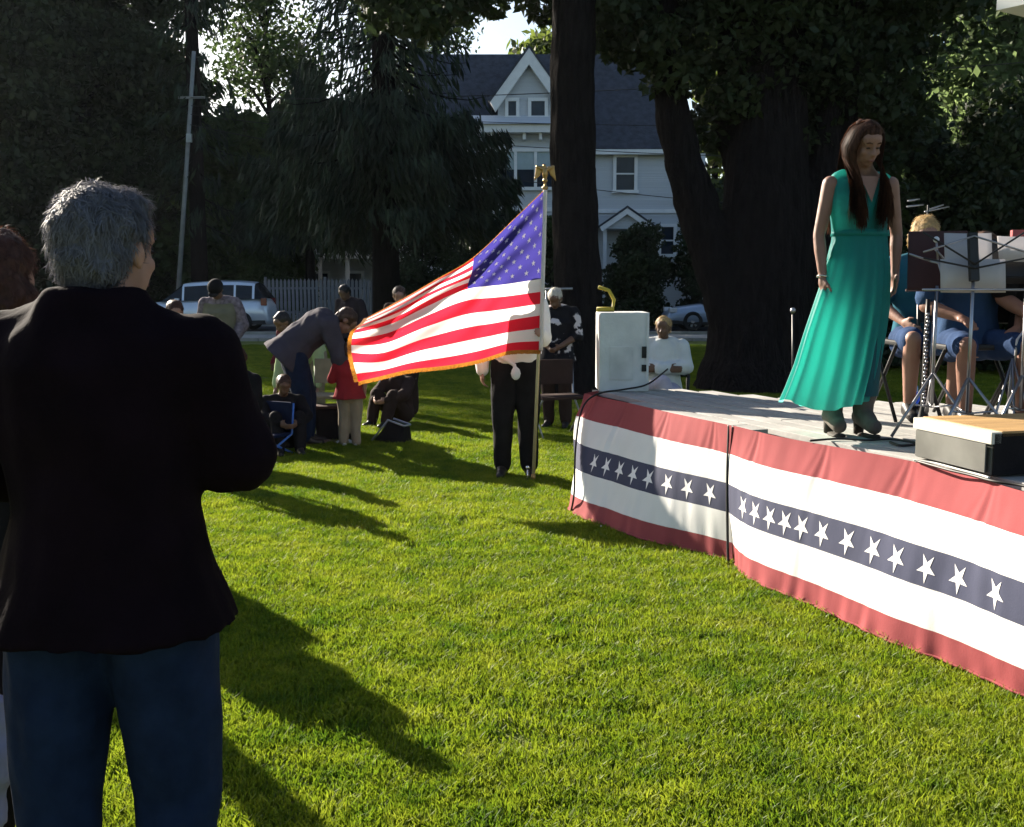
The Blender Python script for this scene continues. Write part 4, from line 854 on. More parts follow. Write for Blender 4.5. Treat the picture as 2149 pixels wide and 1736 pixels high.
# black cord at the seam
cordm = mat('black_cable', (.012, .012, .012), .5)
def cable(label, pts, r=.008, rc='cable', m=None):
    P = [catmull([Vector(p) for p in pts], i / 60) for i in range(61)]; e = empty('cable', P[0], 0, label, 'cable')
    b = MB(); b.tube([p - P[0] for p in P], r, 6); b.build('cord', m or cordm, e, True); return e
nb = Vector((-.93, -.37, 0))
cable('black cord hanging at the seam between both bunting panels', [deck(1541, 892) + nb * .035, deck(1541, 893).lerp(g0(1541, 1176), .35) + nb * .045, deck(1541, 893).lerp(g0(1541, 1176), .7) + nb * .045, g0(1541, 1178) + nb * .04], .008)
cable('black cable from the white speaker hanging down over the bunting corner', [deck(1362, 822) + Vector((.15, .1, .16)), deck(1362, 822) + Vector((-.02, -.06, .06)), deck(1310, 826) + Vector((0, 0, .03)), deck(1262, 830) + Vector((-.03, -.03, .012)),
      deck(1240, 828).lerp(g0(1245, 1096), .12) + nb * .07, deck(1236, 827).lerp(g0(1225, 1090), .45) + nb * .085, deck(1236, 827).lerp(g0(1222, 1085), .8) + nb * .07, g0(1207, 1072) + nb * .03], .007)

# ------------------------------------------------------------------ white speaker on the stage corner
sp = empty('loudspeaker', (deck(1310, 823).x, deck(1310, 823).y + .22, DZ), 0, 'scuffed white loudspeaker cabinet standing on the far stage corner', 'loudspeaker')
wp = mat('scuffed_white_paint', (.60, .60, .58), .6, .12, 5, bump=.3, bscale=30)
s_ = FPX / (deck(1310, 823).y + .05); hw_ = 52 / s_; hh_ = 166 / s_
mb = MB(); mb.loft([((0, 0, z), (hw_, 0, 0), (0, .19, 0)) for z in (.0, .01)], 4); mb = MB(); mb.box((0, 0, hh_ / 2), (hw_ * 2, .38, hh_)); mb.build('cabinet', wp, sp, bevel=.012)
mb = MB(); mb.box((-.02, -.192, hh_ * .36), (hw_ * .95, .008, hh_ * .42)); mb.build('recessed_panel', mat('off_white_panel', (.52, .52, .50), .6), sp, bevel=.003)
for z in (.66, .40): mb = MB(); mb.box((hw_ * .80, -.194, hh_ * (.5 if z > .5 else .30)), (.035, .014, .085 if z > .5 else .05)); mb.build('socket', cordm, sp)
mb = MB(); mb.box((hw_ - .012, -.196, hh_ / 2), (.018, .01, hh_ - .03)); mb.build('edge_strip', wp, sp)
# yellow strap handle thing behind/on top
yh = empty('yellow_hose', (sp.location.x - .16, sp.location.y + .02, DZ + hh_), 0, 'short bent yellow hose lying on top of the white speaker', 'hose')
mb = MB(); mb.tube([(-.03, 0, .017), (.09, 0, .02), (.10, 0, .09), (.06, 0, .16), (-.02, 0, .185)], .014, 8); mb.tube([(-.03, 0, .018), (.10, 0, .018)], .018, 8); mb.build('tube', mat('yellow_plastic', (.34, .27, .03), .6), yh, True)

# ------------------------------------------------------------------ flag and pole
def star_print(m):
    '''the white stars printed into the blue cloth (lattice of five-pointed stars on the UV map)'''
    n = m.node_tree.nodes; l = m.node_tree.links
    def mth(op, a, b=None, c=None):
        q = n.new('ShaderNodeMath'); q.operation = op
        for i, v in enumerate((a, b, c)):
            if v is None: continue
            if isinstance(v, (int, float)): q.inputs[i].default_value = v
            else: l.new(v, q.inputs[i])
        return q.outputs[0]
    uv = n.new('ShaderNodeUVMap'); sx = n.new('ShaderNodeSeparateXYZ'); l.new(uv.outputs[0], sx.inputs[0]); U_, V_ = sx.outputs[0], sx.outputs[1]
    a = mth('ROUND', mth('MULTIPLY', mth('ADD', U_, V_), .5)); b = mth('ROUND', mth('MULTIPLY', mth('SUBTRACT', U_, V_), .5))
    dx = mth('MULTIPLY', mth('SUBTRACT', U_, mth('ADD', a, b)), .4 / 12 / .62); dy = mth('MULTIPLY', mth('SUBTRACT', V_, mth('SUBTRACT', a, b)), -(7 / 130) / 1.05)
    r = mth('SQRT', mth('ADD', mth('MULTIPLY', dx, dx), mth('MULTIPLY', dy, dy))); an = mth('ARCTAN2', dx, dy); be = math.pi / 5
    mm = mth('ABSOLUTE', mth('SUBTRACT', mth('FLOORED_MODULO', mth('ADD', an, be), 2 * be), be))
    R, ri = .0195, .0078
    q = mth('ADD', mth('MULTIPLY', mth('SINE', mm), R - ri * math.cos(be)), mth('MULTIPLY', mth('COSINE', mm), ri * math.sin(be)))
    inside = mth('LESS_THAN', mth('MULTIPLY', r, q), R * ri * math.sin(be))
    for lo, hi, w_ in ((.5, 11.5, U_), (.5, 9.5, V_)): inside = mth('MULTIPLY', inside, mth('MULTIPLY', mth('GREATER_THAN', w_, lo), mth('LESS_THAN', w_, hi)))
    pr = n['Principled BSDF']; tr = [x for x in n if x.type == 'BSDF_TRANSLUCENT'][0]
    src = pr.inputs['Base Color'].links[0].from_socket
    for base, tgt, w in ((src, pr.inputs['Base Color'], (.7, .7, .68, 1)), (None, tr.inputs[0], (.75, .75, .7, 1))):
        mx = n.new('ShaderNodeMix'); mx.data_type = 'RGBA'; l.new(inside, mx.inputs[0])
        if base: l.new(base, mx.inputs[6])
        else: mx.inputs[6].default_value = tuple(tgt.default_value)
        mx.inputs[7].default_value = w; l.new(mx.outputs[2], tgt)
FY = POLEY
pb0 = on_z(1119, 1013); FYb = pb0.y
def F3(px, py, dy=0.0): return on_y(px, py, FYb + dy)
pole = empty('flagpole', (pb0.x, pb0.y, 0), 0, 'tall slim flagpole with brass eagle on top, standing on the lawn', 'flagpole')
top_ = F3(1144, 398); LP = lambda px, py, dy=0: F3(px, py, dy) - Vector((pb0.x, pb0.y, 0))
brass = mat('brass', (.35, .22, .09), .35, .1, 8, metal=.9); polem = mat('pale_pole', (.45, .38, .22), .35, .1, 6, coat=.3)
mb = MB(); mb.tube([(0, 0, 0), LP(1144, 398)], .0135, 12); mb.build('shaft', polem, pole, True)
mb = MB(); mb.tube([(0, 0, 0), (0, 0, .05), (0.0, 0, .07)], [.02, .02, .014], 12); mb.build('ferrule', brass, pole, True)
mb = MB(); mb.ell((-.045, -.02, .125), (.016, .016, .016)); mb.tube([(-.045, -.02, 0), (-.045, -.02, .11)], .006, 6); mb.build('ground_spike', mat('chrome', (.7, .7, .7), .2, metal=.9), pole, True)
tp = LP(1144, 396); U = Vector((0, 0, 1))
mb = MB(); mb.ell(tp + Vector((0, 0, .005)), (.026, .026, .02)); mb.caps_(tp, tp + U * .055, .012, .010, 8); mb.ell(tp + U * .06, (.022, .022, .018)); 
mb.ell(tp + U * .115, (.024, .02, .048)); mb.ell(tp + Vector((-.006, 0, .168)), (.015, .014, .018)); mb.caps_(tp + Vector((-.012, 0, .168)), tp + Vector((-.032, 0, .160)), .007, .003, 6)
mb.caps_(tp + U * .09, tp + Vector((0, 0, .055)), .016, .008, 8)
for s in (-1, 1):
    sh = tp + Vector((s * .016, 0, .145)); el = tp + Vector((s * .062, 0, .165)); mb.caps_(sh, el, .014, .012, 8)
    for k in range(5): mb.caps_(el + Vector((-s * k * .009, 0, -.004)), el + Vector((s * (.020 - k * .010), 0, -.105 + k * .010)), .009, .004, 6)
blob(mb, 'eagle', brass, pole, .0045, 1)
G = [[(1143, 399), (1141, 488), (1138, 585), (1136, 662), (1134, 735)],
     [(1085, 455), (1070, 528), (1060, 597), (1062, 674), (1066, 737)],
     [(994, 541), (990, 572), (981, 607), (982, 688), (1000, 757)],
     [(915, 588), (912, 606), (902, 640), (898, 708), (905, 771)],
     [(842, 630), (840, 645), (826, 678), (815, 738), (822, 783)],
     [(772, 667), (764, 678), (742, 700), (738, 742), (752, 803)]]
UV_U = [0, .2, .4, .6, .8, 1.0]; UV_V = [0, .27, .5385, .77, 1.0]
def interp(vals, xs, x):
    i = 0
    while i < len(xs) - 2 and x > xs[i + 1]: i += 1
    f = (x - xs[i]) / (xs[i + 1] - xs[i]); n = len(xs) - 1
    p0, p1, p2, p3 = vals[max(i - 1, 0)], vals[i], vals[i + 1], vals[min(i + 2, n)]
    return 0.5 * ((2 * p1) + (p2 - p0) * f + (2 * p0 - 5 * p1 + 4 * p2 - p3) * f * f + (3 * p1 - p0 - 3 * p2 + p3) * f ** 3)
GV = [[Vector(p) for p in col] for col in G]
def flag_px(u, v): return interp([interp(col, UV_V, v) for col in GV], UV_U, u)
flag = empty('flag', (pb0.x, pb0.y, 0), 0, 'large American flag with gold fringe blowing left from the flagpole, glowing in the sun', 'flag')
def FS(u, v, off=0.0):
    p = flag_px(u, v); tl = flag_px(u, 0); dd = (p.y - tl.y)
    w = u ** .5; up = math.exp(-dd / 90.0)
    dy = -.10 * u + w * (.075 * math.sin(dd / 9.5 - u * 4) * up + .030 * math.sin(u * 9 + v * 2.0) * (.4 + .6 * v) + .012 * math.sin(u * 26 + v * 5))
    dy += .22 * u * (1 - v) ** 2
    # let the lower cloth lean slightly with the wind
    wob = 1.6 * math.sin(u * 21 + v * 3) * u * (v > .3) * min(1, (v - .3) * 2) if v > .3 else 0
    return F3(p.x, p.y + wob, dy - .02 - off) - Vector((pb0.x, pb0.y, 0))
fred = mat('flag_red', (.62, .015, .03), .7, .05, 5, transl=.62, tcol=(.80, .02, .045), spec=.2); fwht = mat('flag_white', (.80, .78, .74), .7, .03, 5, transl=.55, spec=.2)
fblu = mat('flag_blue', (.035, .03, .16), .7, .08, 5, transl=.62, tcol=(.04, .034, .20), spec=.2); fstar = mat('flag_star', (.62, .6, .6), .7, .03, 5, transl=.3, spec=.2)
NU, NS = 120, 4; NVv = 13 * NS; vs = [FS(i / NU, j / NVv) for j in range(NVv + 1) for i in range(NU + 1)]
mb = MB(); mb.v = [tuple(v) for v in vs]
for j in range(NVv):
    st = j // NS
    for i in range(NU):
        a = j * (NU + 1) + i; mb.f.append((a, a + 1, a + NU + 2, a + NU + 1)); mb.mi.append(2 if (i < NU * .4 and st < 7) else (0 if st % 2 == 0 else 1))
fc = mb.build('cloth', [fred, fwht, fblu], flag, True, fixn=False)
uvl = fc.data.uv_layers.new(name='UVMap'); lv_ = np.empty(len(fc.data.loops), np.int32); fc.data.loops.foreach_get('vertex_index', lv_)
uvl.data.foreach_set('uv', np.stack([(lv_ % (NU + 1)) / NU / .4 * 12, (lv_ // (NU + 1)) / NVv / (7 / 13) * 10], 1).astype(np.float32).ravel())
star_print(fblu)
mb = MB(); mb.tube([FS(0, j / 20) + Vector((.004, .0, 0)) for j in range(21)], .016, 8); mb.build('sleeve', fwht, flag, True)
fr = mat('gold_fringe', (.42, .17, .025), .7, .25, 60, transl=.45, spec=.2); mb = MB(); rr_ = random.Random(3)
def fr_strip(path, dirs, w):
    for i in range(len(path) - 1):
        a, b = path[i], path[i + 1]; k = 0.75
        for q in range(2):
            p0 = a.lerp(b, q / 2); p1 = a.lerp(b, q / 2 + .5 * 1.02); d = dirs[i] * w * rr_.uniform(.9, 1.08)
            o = Vector((0, rr_.uniform(-.004, .004), 0)); mb.add([p0, p1, p1 + d + o, p0 + d + o], [(0, 1, 2, 3)])
pth = [FS(i / 160, 1.0) for i in range(161)]; fr_strip(pth, [Vector((0, 0, -1))] * 160, .030)
pth = [FS(1.0, j / 70) for j in range(71)]; fr_strip(pth, [Vector((-1, 0, -.15)).normalized()] * 70, .032)
pth = [FS(i / 160, 0.0) for i in range(161)]; fr_strip(pth, [Vector((-.3, 0, .8)).normalized()] * 160, .006)
mb.build('fringe', fr, flag, fixn=False)
for row in range(9):
    nn = 6 if row % 2 == 0 else 5
    for k in range(nn):
        cu = .4 * ((2 * k + 1) if row % 2 == 0 else (2 * k + 2)) / 12; cv = (7 / 13) * (row + 1) / 10
        mb = MB(); V_ = [FS(cu, cv, .004)]
        for q in range(10):
            r0 = .0195 if q % 2 == 0 else .0078; V_.append(FS(cu + r0 * .62 * math.sin(math.pi * q / 5), cv - r0 * 1.05 * math.cos(math.pi * q / 5), .004))
        mb.add(V_, [(0, 1 + q, 1 + (q + 1) % 10) for q in range(10)]); mb.build('star', fstar, flag, fixn=False)

# ------------------------------------------------------------------ the woman on the stage
teal = mat('teal_chiffon', (.014, .21, .215), .6, .10, 5, bump=.4, bscale=160, bdist=.002, transl=.55, tcol=(.17, .78, .68), spec=.25); teal_d = mat('teal_lining', (.004, .06, .07), .8, .1, 6)
W = deck(1788, 911); th = math.pi + .12
dk_hair = mat('dark_brown_hair', (.065, .028, .016), .6, .75, 110, transl=.45, stretch=(1, 1, .15), spec=.2)
WJ = dict(anR=(.105, -.03, .12), toR=(.12, .10, .06), anL=(-.045, .03, .12), toL=(-.05, .17, .06), knR=(.10, .03, .52), knL=(-.06, .04, .52), elR=(.222, -.02, 1.10), wrR=(.212, .03, .865), elL=(-.235, -.04, 1.11), wrL=(-.225, -.02, .90),
          shR=(.172, -.005, 1.375), shL=(-.172, -.005, 1.375), nck=(0, .035, 1.475), hed=(.02, .08, 1.585))
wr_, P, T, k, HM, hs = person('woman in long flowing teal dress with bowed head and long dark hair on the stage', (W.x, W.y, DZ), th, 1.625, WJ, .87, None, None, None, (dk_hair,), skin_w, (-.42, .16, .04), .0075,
     hands={'R': [(.0, .12, -1), (-1, 0, 0), (0, 1, 0), .5], 'L': [(.05, .1, -1), (1, 0, 0), (0, 1, 0), .45]}, detail=True, hairstyle='long')
rr = torso_rings(P, Vector((1, 0, 0)), .010, .93)
mb = MB(); rg_ = rr[2:6] + [(rr[6][0], rr[6][1] * .98, rr[6][2]), (rr[7][0], rr[7][1] * .84, rr[7][2])]
mb.loft(rg_, 24)
for s in (-1, 1): mb.ell(Vector((s * .07, .075, 1.235)) * k, (.06, .055, .06)); mb.caps_(Vector((s * .135, -.01, 1.405)) * k, Vector((s * .10, .0, 1.42)) * k, .036, .03)
bod = blob(mb, 'bodice', teal, wr_, .009, 2, (.008, 14, 14, 3))
# v-neck opening: skin wedge in front of the bodice
mb = MB(); mb.add([Vector((-.055, .105, 1.41)) * k, Vector((.055, .105, 1.41)) * k, Vector((0, .142, 1.27)) * k, Vector((0, .118, 1.36)) * k], [(0, 3, 2), (3, 1, 2), (0, 1, 3)]); mb.build('neckline_skin', skin_w, wr_)
# skirt: open pleated cloth blown towards the left of the picture (the woman's right, local +x)
SK = .955
lv = [(1.10, .146, -.150, .118), (1.0, .158, -.160, .13), (.868, .200, -.178, .145), (.69, .262, -.178, .16), (.57, .305, -.165, .17), (.39, .362, -.135, .185), (.27, .412, -.105, .20), (.20, .446, -.085, .21)]
NR, NC = 64, 260; V_ = []
def lvl(t):
    x = t * (len(lv) - 1); i = min(int(x), len(lv) - 2); f = x - i; return [a + (b - a) * f for a, b in zip(lv[i], lv[i + 1])]
hem_sag = lambda ph: -.055 * math.exp(-((math.cos(ph) - .1) / .45) ** 2) - .0
for i in range(NR + 1):
    t = i / NR; z, xa, xb, ry = lvl(t)
    for j in range(NC):
        ph = 2 * math.pi * j / NC; cx_ = (xa + xb) / 2; rx = (xa - xb) / 2
        pl = 1 + (.010 + .075 * t) * math.sin(ph * 19 + 2.2 * math.sin(ph * 2 + 1) + .8 * math.sin(t * 4)) + (.03 * t) * math.sin(ph * 7 + 1 + t)
        tp_ = 1 - .45 * max(0, math.cos(ph)) * t         # the blown corner is thin in depth
        x = cx_ + rx * math.cos(ph) * (1 + (pl - 1) * .4); y = ry * math.sin(ph) * pl * tp_ - .02 * t + .10 * max(0, math.cos(ph)) * t
        zz = z + t ** 4 * (hem_sag(ph)) + .012 * t * math.sin(ph * 5)
        V_.append((x * SK, y * SK, zz * SK))
idx = np.arange(NR * NC).reshape(NR, NC); nx = np.roll(idx, -1, 1); Fq = np.stack([idx, nx, nx + NC, idx + NC], -1).reshape(-1, 4)
np_mesh('skirt', V_, Fq, teal, wr_, True)
mb = MB(); mb.loft([(Vector((-.005, 0, 1.115 * SK)), Vector((.147, 0, 0)), Vector((0, .120, 0))), (Vector((-.004, 0, 1.085 * SK)), Vector((.152, 0, 0)), Vector((0, .124, 0)))], 32); mb.build('waistband', teal, wr_, True)
# straight lining under the chiffon
V_ = []; n_ = 48
for i in range(13):
    t = i / 12; z = 1.05 - t * .83
    for j in range(n_):
        ph = 2 * math.pi * j / n_; V_.append((-.012 + (.132 + .012 * math.sin(math.pi * t)) * math.cos(ph) * (1 - .15 * t), (.105 + .02 * t) * math.sin(ph), z * SK))
idx = np.arange(12 * n_).reshape(12, n_); nx = np.roll(idx, -1, 1); np_mesh('lining', V_, np.stack([idx, nx, nx + n_, idx + n_], -1).reshape(-1, 4), teal_d, wr_, True)
bootm = mat('taupe_suede', (.085, .07, .058), .9, .2, 12, bump=.4, bscale=80)
for s in LEGS:
    an, to = P['an' + s], P['to' + s]; q = MB()
    q.caps_(an + Vector((0, 0, .13)), an, .062, .052, 14); q.caps_(an + Vector((0, -.035, -.02)), to, .045, .040, 14); q.caps_(an, an.lerp(to, .6), .052, .042, 14)
    blob(q, 'boot', bootm, wr_, .009, 2)
    q = MB(); q.tube([(an.x, an.y - .045, 0.0), (an.x, an.y - .04, .09)], [.026, .032], 10); q.tube([(an.x, an.y - .0, .0), (to.x, to.y, .0), (to.x, to.y + .02, .012)], [.03, .036, .028], 8, flat=.4); q.build('heel', mat('dark_sole', (.03, .025, .02)), wr_, True)
mb = MB(); w0 = P['wrR']; mb.tube([w0 + Vector((.031 * math.cos(a * .5236), .028 * math.sin(a * .5236), .012 + .004 * math.sin(a))) for a in range(13)], .004, 6); mb.build('bracelet', mat('silver', (.7, .68, .62), .25, metal=.9), wr_, True)
# long straight hair
rg = np.random.default_rng(9); n_ = 3400; segs = 10
HV, HF = [], []
HI = HM.copy()
for i in range(n_):
    sd = 1 if rg.random() < .5 else -1; az = rg.uniform(.02, .98)         # 0 = next to the face, 1 = back of the head
    ang = (.80 + az * 2.3) * sd; rx, ry = .103 + rg.uniform(-.010, .007), .107 + rg.uniform(-.007, .006)
    ends = 1.175 + rg.uniform(-.05, .06) + .02 * math.sin(i) + .04 * (abs(az - .45) < .1)
    pts_ = []
    start = T((sd * .004, .055 - .13 * az + rg.normal() * .004, .118 - .028 * abs(az - .35) + rg.normal() * .002))
    ex, ey = math.sin(ang) * rx, math.cos(ang) * ry - .015
    mid = T((ex * .82, ey * .85, .070)); side = T((ex * 1.02, ey, .005)); low = T((ex * 1.06, ey * .95, -.06))
    front = az < .58
    if front: e1 = Vector((sd * (.050 + .105 * az), .085 + .04 * (1 - az) + rg.normal() * .008, 1.38)) * k; e2 = Vector((sd * (.028 + .14 * az) + rg.normal() * .011, .138 + rg.normal() * .012, ends)) * k
    else: e1 = Vector((sd * .11 * math.sin(ang * sd) * 1.2, -.085, 1.40)) * k; e2 = Vector((sd * .12 * math.sin(ang * sd) * 1.3, -.135 + rg.normal() * .008, ends)) * k
    cp = [start, start.lerp(mid, .55) + (HM @ Vector((0, 0, .010))), mid, side, low, e1, e1.lerp(e2, .5) + Vector((0, .008 if front else -.01, 0)), e2]
    pr = [catmull(cp, q / segs) for q in range(segs + 1)]; w = rg.uniform(.0016, .0032)
    base = len(HV); out = Vector((ex, ey, 0)).normalized()
    for q, p in enumerate(pr):
        tg = (pr[min(q + 1, segs)] - pr[max(q - 1, 0)]).normalized(); sv = tg.cross(out).normalized() * w * (1 if q < segs else .3); HV += [tuple(p - sv), tuple(p + sv)]
    for q in range(segs): HF.append((base + 2 * q, base + 2 * q + 1, base + 2 * q + 3, base + 2 * q + 2))
hairb = [o for o in kids(wr_) if o.name.startswith('hair')][0]
np_mesh('hair_strands', HV, np.array(HF), dk_hair, hairb)

# ------------------------------------------------------------------ stage furniture and musicians
blackm = mat('black_metal', (.02, .02, .02), .45, metal=.3); chrome = mat('chrome_tube', (.32, .32, .34), .35, metal=.9)
def chair(name, label, loc, rz, sm, lm, sh=.45, back=.82, w=.42, group=None, arms=False):
    e = empty(name, loc, rz, label, 'chair', group)
    b = MB(); b.box((0, 0, sh), (w, .40, .03)); b.build('seat', sm, e, bevel=.01); b = MB(); b.box((0, -.21, back - .12), (w, .025, .26)); b.build('backrest', sm, e, bevel=.01)
    for s in (-1, 1):
        b = MB(); b.tube([(s * w * .5, -.23, back), (s * w * .5, -.20, sh), (s * w * .5, .24, .0)], .011, 7); b.build('leg', lm, e, True)
        b = MB(); b.tube([(s * w * .48, .18, sh - .01), (s * w * .48, -.26, 0)], .011, 7); b.build('leg', lm, e, True)
    if arms:
        for s in (-1, 1): b = MB(); b.tube([(s * w * .52, -.2, sh + .2), (s * w * .52, .2, sh + .2), (s * w * .5, .2, sh)], .012, 6); b.build('armrest', lm, e, True)
    return e
paper_tr = 0; shirt_b = cloth('blue_shirt', (.025, .055, .12), .12); teal_s = cloth('teal_shirt', (.02, .09, .13), .12); shorts_b = cloth('blue_shorts', (.020, .042, .10), .15)
def gp(px, py, Y): p = on_y(px, py, Y); return p
Y1 = 6.55; c = gp(1925, 600, Y1)
sj = SITM(hed=(0, .05, 1.17), knR=(.14, .40, .52), knL=(-.14, .40, .52), anR=(.12, .30, .09), anL=(-.12, .36, .09), toR=(.12, .44, .035), toL=(-.13, .50, .035))
chair('folding_chair', 'black folding chair under the blonde musician', (c.x + .03, Y1, DZ), math.pi, blackm, blackm)
person('blonde musician in teal shirt sitting just behind the woman in the teal dress', (c.x + .03, Y1 + .02, DZ), math.pi - .1, 1.58, sj, 1.0, (teal_s, .35, .03, .01), (shorts_b, .46, 'shorts'), shoe_b, (blond_hair,), skin_l, (-.45, 0, 0), .010, fuzz=3000, hairstyle='bob')
Y2 = 6.1; c = gp(2040, 600, Y2)
chair('folding_chair', 'black folding chair under the musician hidden by sheet music', (c.x, Y2, DZ), math.pi, blackm, blackm)
person('musician in blue shirt and shorts seated behind the sheet music, face hidden', (c.x, Y2 + .02, DZ), math.pi, 1.60, SITM(hed=(0, .16, 1.02), nck=(0, .06, 1.0), knR=(.17, .40, .50), knL=(-.17, .40, .50), anR=(.12, .30, .09), anL=(-.18, .36, .09), elL=(-.31, .05, .72), wrL=(-.19, .24, .60), elR=(.28, .05, .72), wrR=(.16, .24, .66)), 1.12, (shirt_b, .4, .04, .02), (shorts_b, .45, 'shorts'), shoe_b, (brown_hair,), skin_t, (-.9, 0, 0), .010, fuzz=800, legs_g=.88,
       hands={'L': [(.5, .6, -.9), (0, -.8, -.6), (1, 0, 0), .5], 'R': [(-.3, .9, -.3), (0, -.3, -1), (-1, 0, 0), .4]})
c = gp(2200, 600, 6.0)
chair('folding_chair', 'black folding chair at the right edge of the stage', (c.x, 6.0, DZ), math.pi, blackm, blackm)
person('musician in dark clothes mostly cut off by the right edge', (c.x, 6.02, DZ), math.pi, 1.7, SITM(hed=(0, .05, 1.12)), 1.1, (black_m, .4, .04, .02), (black_m, 1.0), shoe_b, (brown_hair,), skin_t, (-.6, 0, 0), .012)
paper = mat('sheet_paper', (.62, .60, .60), .8, .04, 3, transl=.45)
def stand(label, foot, hub_z, desk_c, w, h, tilt, deskm, wire, rz=0):
    e = empty('music_stand', foot, rz, label, 'music stand'); H0 = desk_c - foot[2]
    b = MB(); b.tube([(0, 0, .16), (0, 0, H0)], .009, 8); b.build('shaft', chrome, e, True)
    for a in (90, 215, 325):
        ca, sa = math.cos(R_(a)), math.sin(R_(a)); b = MB(); b.tube([(0, 0, hub_z), (ca * .26, sa * .26, 0.01)], .008, 6); b.tube([(ca * .13, sa * .13, hub_z * .52), (0, 0, .15)], .005, 5); b.build('leg', chrome, e, True)
    M = Matrix.Rotation(tilt, 3, 'X'); c0 = Vector((0, 0, H0))
    if wire:
        b = MB(); b.box(c0 + M @ Vector((0, 0, .06)), (.045, .03, .24), M=M); b.build('bracket', blackm, e, bevel=.006)
        for s in (-1, 1):
            for z0, z1 in ((.16, .08), (.0, .05), (.02, .18)):
                b = MB(); b.tube([c0 + M @ Vector((0, -.02, z0)), c0 + M @ Vector((s * w / 2, -.02, z1))], .005, 5); b.build('wire_arm', blackm if z0 < .15 else chrome, e, True)
        b = MB(); b.tube([c0 + M @ Vector((-w / 2, .01, -.10)), c0 + M @ Vector((w / 2, .01, -.10))], .007, 6); b.build('ledge', chrome, e, True)
    else:
        b = MB(); b.box(c0 + M @ Vector((0, .01, h * .45)), (w, .012, h), M=M); b.build('desk', deskm, e, bevel=.004); b = MB(); b.box(c0 + M @ Vector((0, .04, -h * .05)), (w, .06, .01), M=M); b.build('ledge', deskm, e)
    return e
def sheetp(label, c, w, h, tilt, rz=0, roll=0):
    e = empty('sheet_music', c, rz, label, 'sheet music', None); M = Matrix.Rotation(tilt, 3, 'X') @ Matrix.Rotation(roll, 3, 'Y')
    n1 = 8; V_ = [M @ Vector(((i / n1 - .5) * w, .012 * math.sin(i / n1 * 3.1), z)) for z in (0, h) for i in range(n1 + 1)]
    b = MB(); b.add(V_, [(i, i + 1, n1 + 2 + i, n1 + 1 + i) for i in range(n1)]); o = b.build('paper', paper, e, True, fixn=False)
    sm_ = o.modifiers.new('t', 'SOLIDIFY'); sm_.thickness = .002; return e
f = gp(2037, 700, 5.40); stand('wire music stand in front of the musician hidden by sheet music, nearest', (f.x, 5.40, DZ), .33, gp(2042, 565, 5.4).z - .0, .50, .3, R_(-12), blackm, True)
q = gp(2037, 613, 5.44); sheetp('tall white sheet of music on the nearest wire stand', (q.x, 5.455, q.z), .235, .295, R_(-10))
q = gp(2074, 614, 5.44); sheetp('lower white sheet of music leaning right on the nearest wire stand', (gp(2048, 614, 5.4).x, 5.43, q.z), .32, .165, R_(-8))
f = gp(1962, 700, 5.7); stand('music stand with tilted dark maroon desk left of the nearest stand', (f.x, 5.70, DZ), .33, gp(1962, 600, 5.7).z, .29, .30, R_(-8), mat('maroon_desk', (.035, .012, .014), .6), False, R_(-12))
b = MB(); c0 = gp(1962, 545, 5.62)
e = empty('folding_stand_arms', c0, 0, 'unfolded wire stand arms with white knob before the maroon desk', 'music stand')
for i_, (a, b_) in enumerate([((1908, 533), (1952, 548)), ((1952, 548), (2000, 560)), ((1965, 505), (1968, 545)), ((1968, 545), (1985, 608)), ((1960, 520), (1992, 556))]):
    b = MB(); b.tube([gp(*a, 5.62) - c0, gp(*b_, 5.62) - c0], .006, 6); b.build('wire_arm', chrome, e, True)
b = MB(); b.ell(gp(1965, 503, 5.62) - c0, (.016, .016, .016)); b.build('knob', mat('white_knob', (.7, .7, .7)), e, True)
f = gp(2150, 700, 5.55); stand('music stand with dark desk at the right edge', (f.x, 5.55, DZ), .33, gp(2150, 575, 5.55).z, .5, .22, R_(-30), blackm, False)
q = gp(2130, 548, 5.5); sheetp('white sheet of music on the stand at the right edge', (q.x + .05, 5.52, q.z), .24, .13, R_(-15))
q = gp(2150, 490, 5.9); e = empty('red_folder', q, 0, 'dull red music folder at the right edge', 'folder'); b = MB(); b.box((.03, 0, 0), (.2, .03, .035)); b.build('cover', mat('dull_red', (.35, .08, .08)), e, bevel=.004)
# tall wire stand behind the blonde
c0 = gp(1948, 430, 7.2); e = empty('music_stand', (c0.x, c0.y, .77), 0, 'tall thin stand whose pale rods show above the blonde musician', 'music stand')
b = MB(); b.tube([(0, 0, 0), (0, 0, c0.z - .77)], .006, 6); b.build('shaft', blackm, e, True); O = Vector((c0.x, c0.y, .77))
for a, b_ in [((1905, 422), (1930, 418)), ((1903, 434), (1938, 430)), ((1940, 445), (1992, 434)), ((1950, 440), (1980, 430))]:
    b = MB(); b.tube([gp(*a, 7.2) - O, gp(*b_, 7.2) - O], .006, 6); b.build('rod', chrome, e, True)
# clarinet
c0 = gp(1945, 700, 5.9); e = empty('clarinet', (c0.x, c0.y, DZ), 0, 'upright black clarinet with silver keys between the two music stands', 'clarinet')
ztop = gp(1945, 628, 5.9).z - DZ; b = MB(); b.tube([(0, 0, .02), (0, 0, .06), (0, 0, .13), (0, 0, ztop - .12), (0, 0, ztop)], [.04, .032, .017, .014, .011], 12); b.build('tube', blackm, e, True)
for i in range(26):
    z = .14 + i * (ztop - .2) / 26; b = MB(); b.ell((random.uniform(-.012, .0), -.016, z), (.010, .006, .009), None, 8, 5); b.build('key', chrome, e, True)
b = MB(); b.tube([(.022, -.01, .10), (.022, -.01, ztop - .03)], .004, 6); b.build('rod', chrome, e, True)
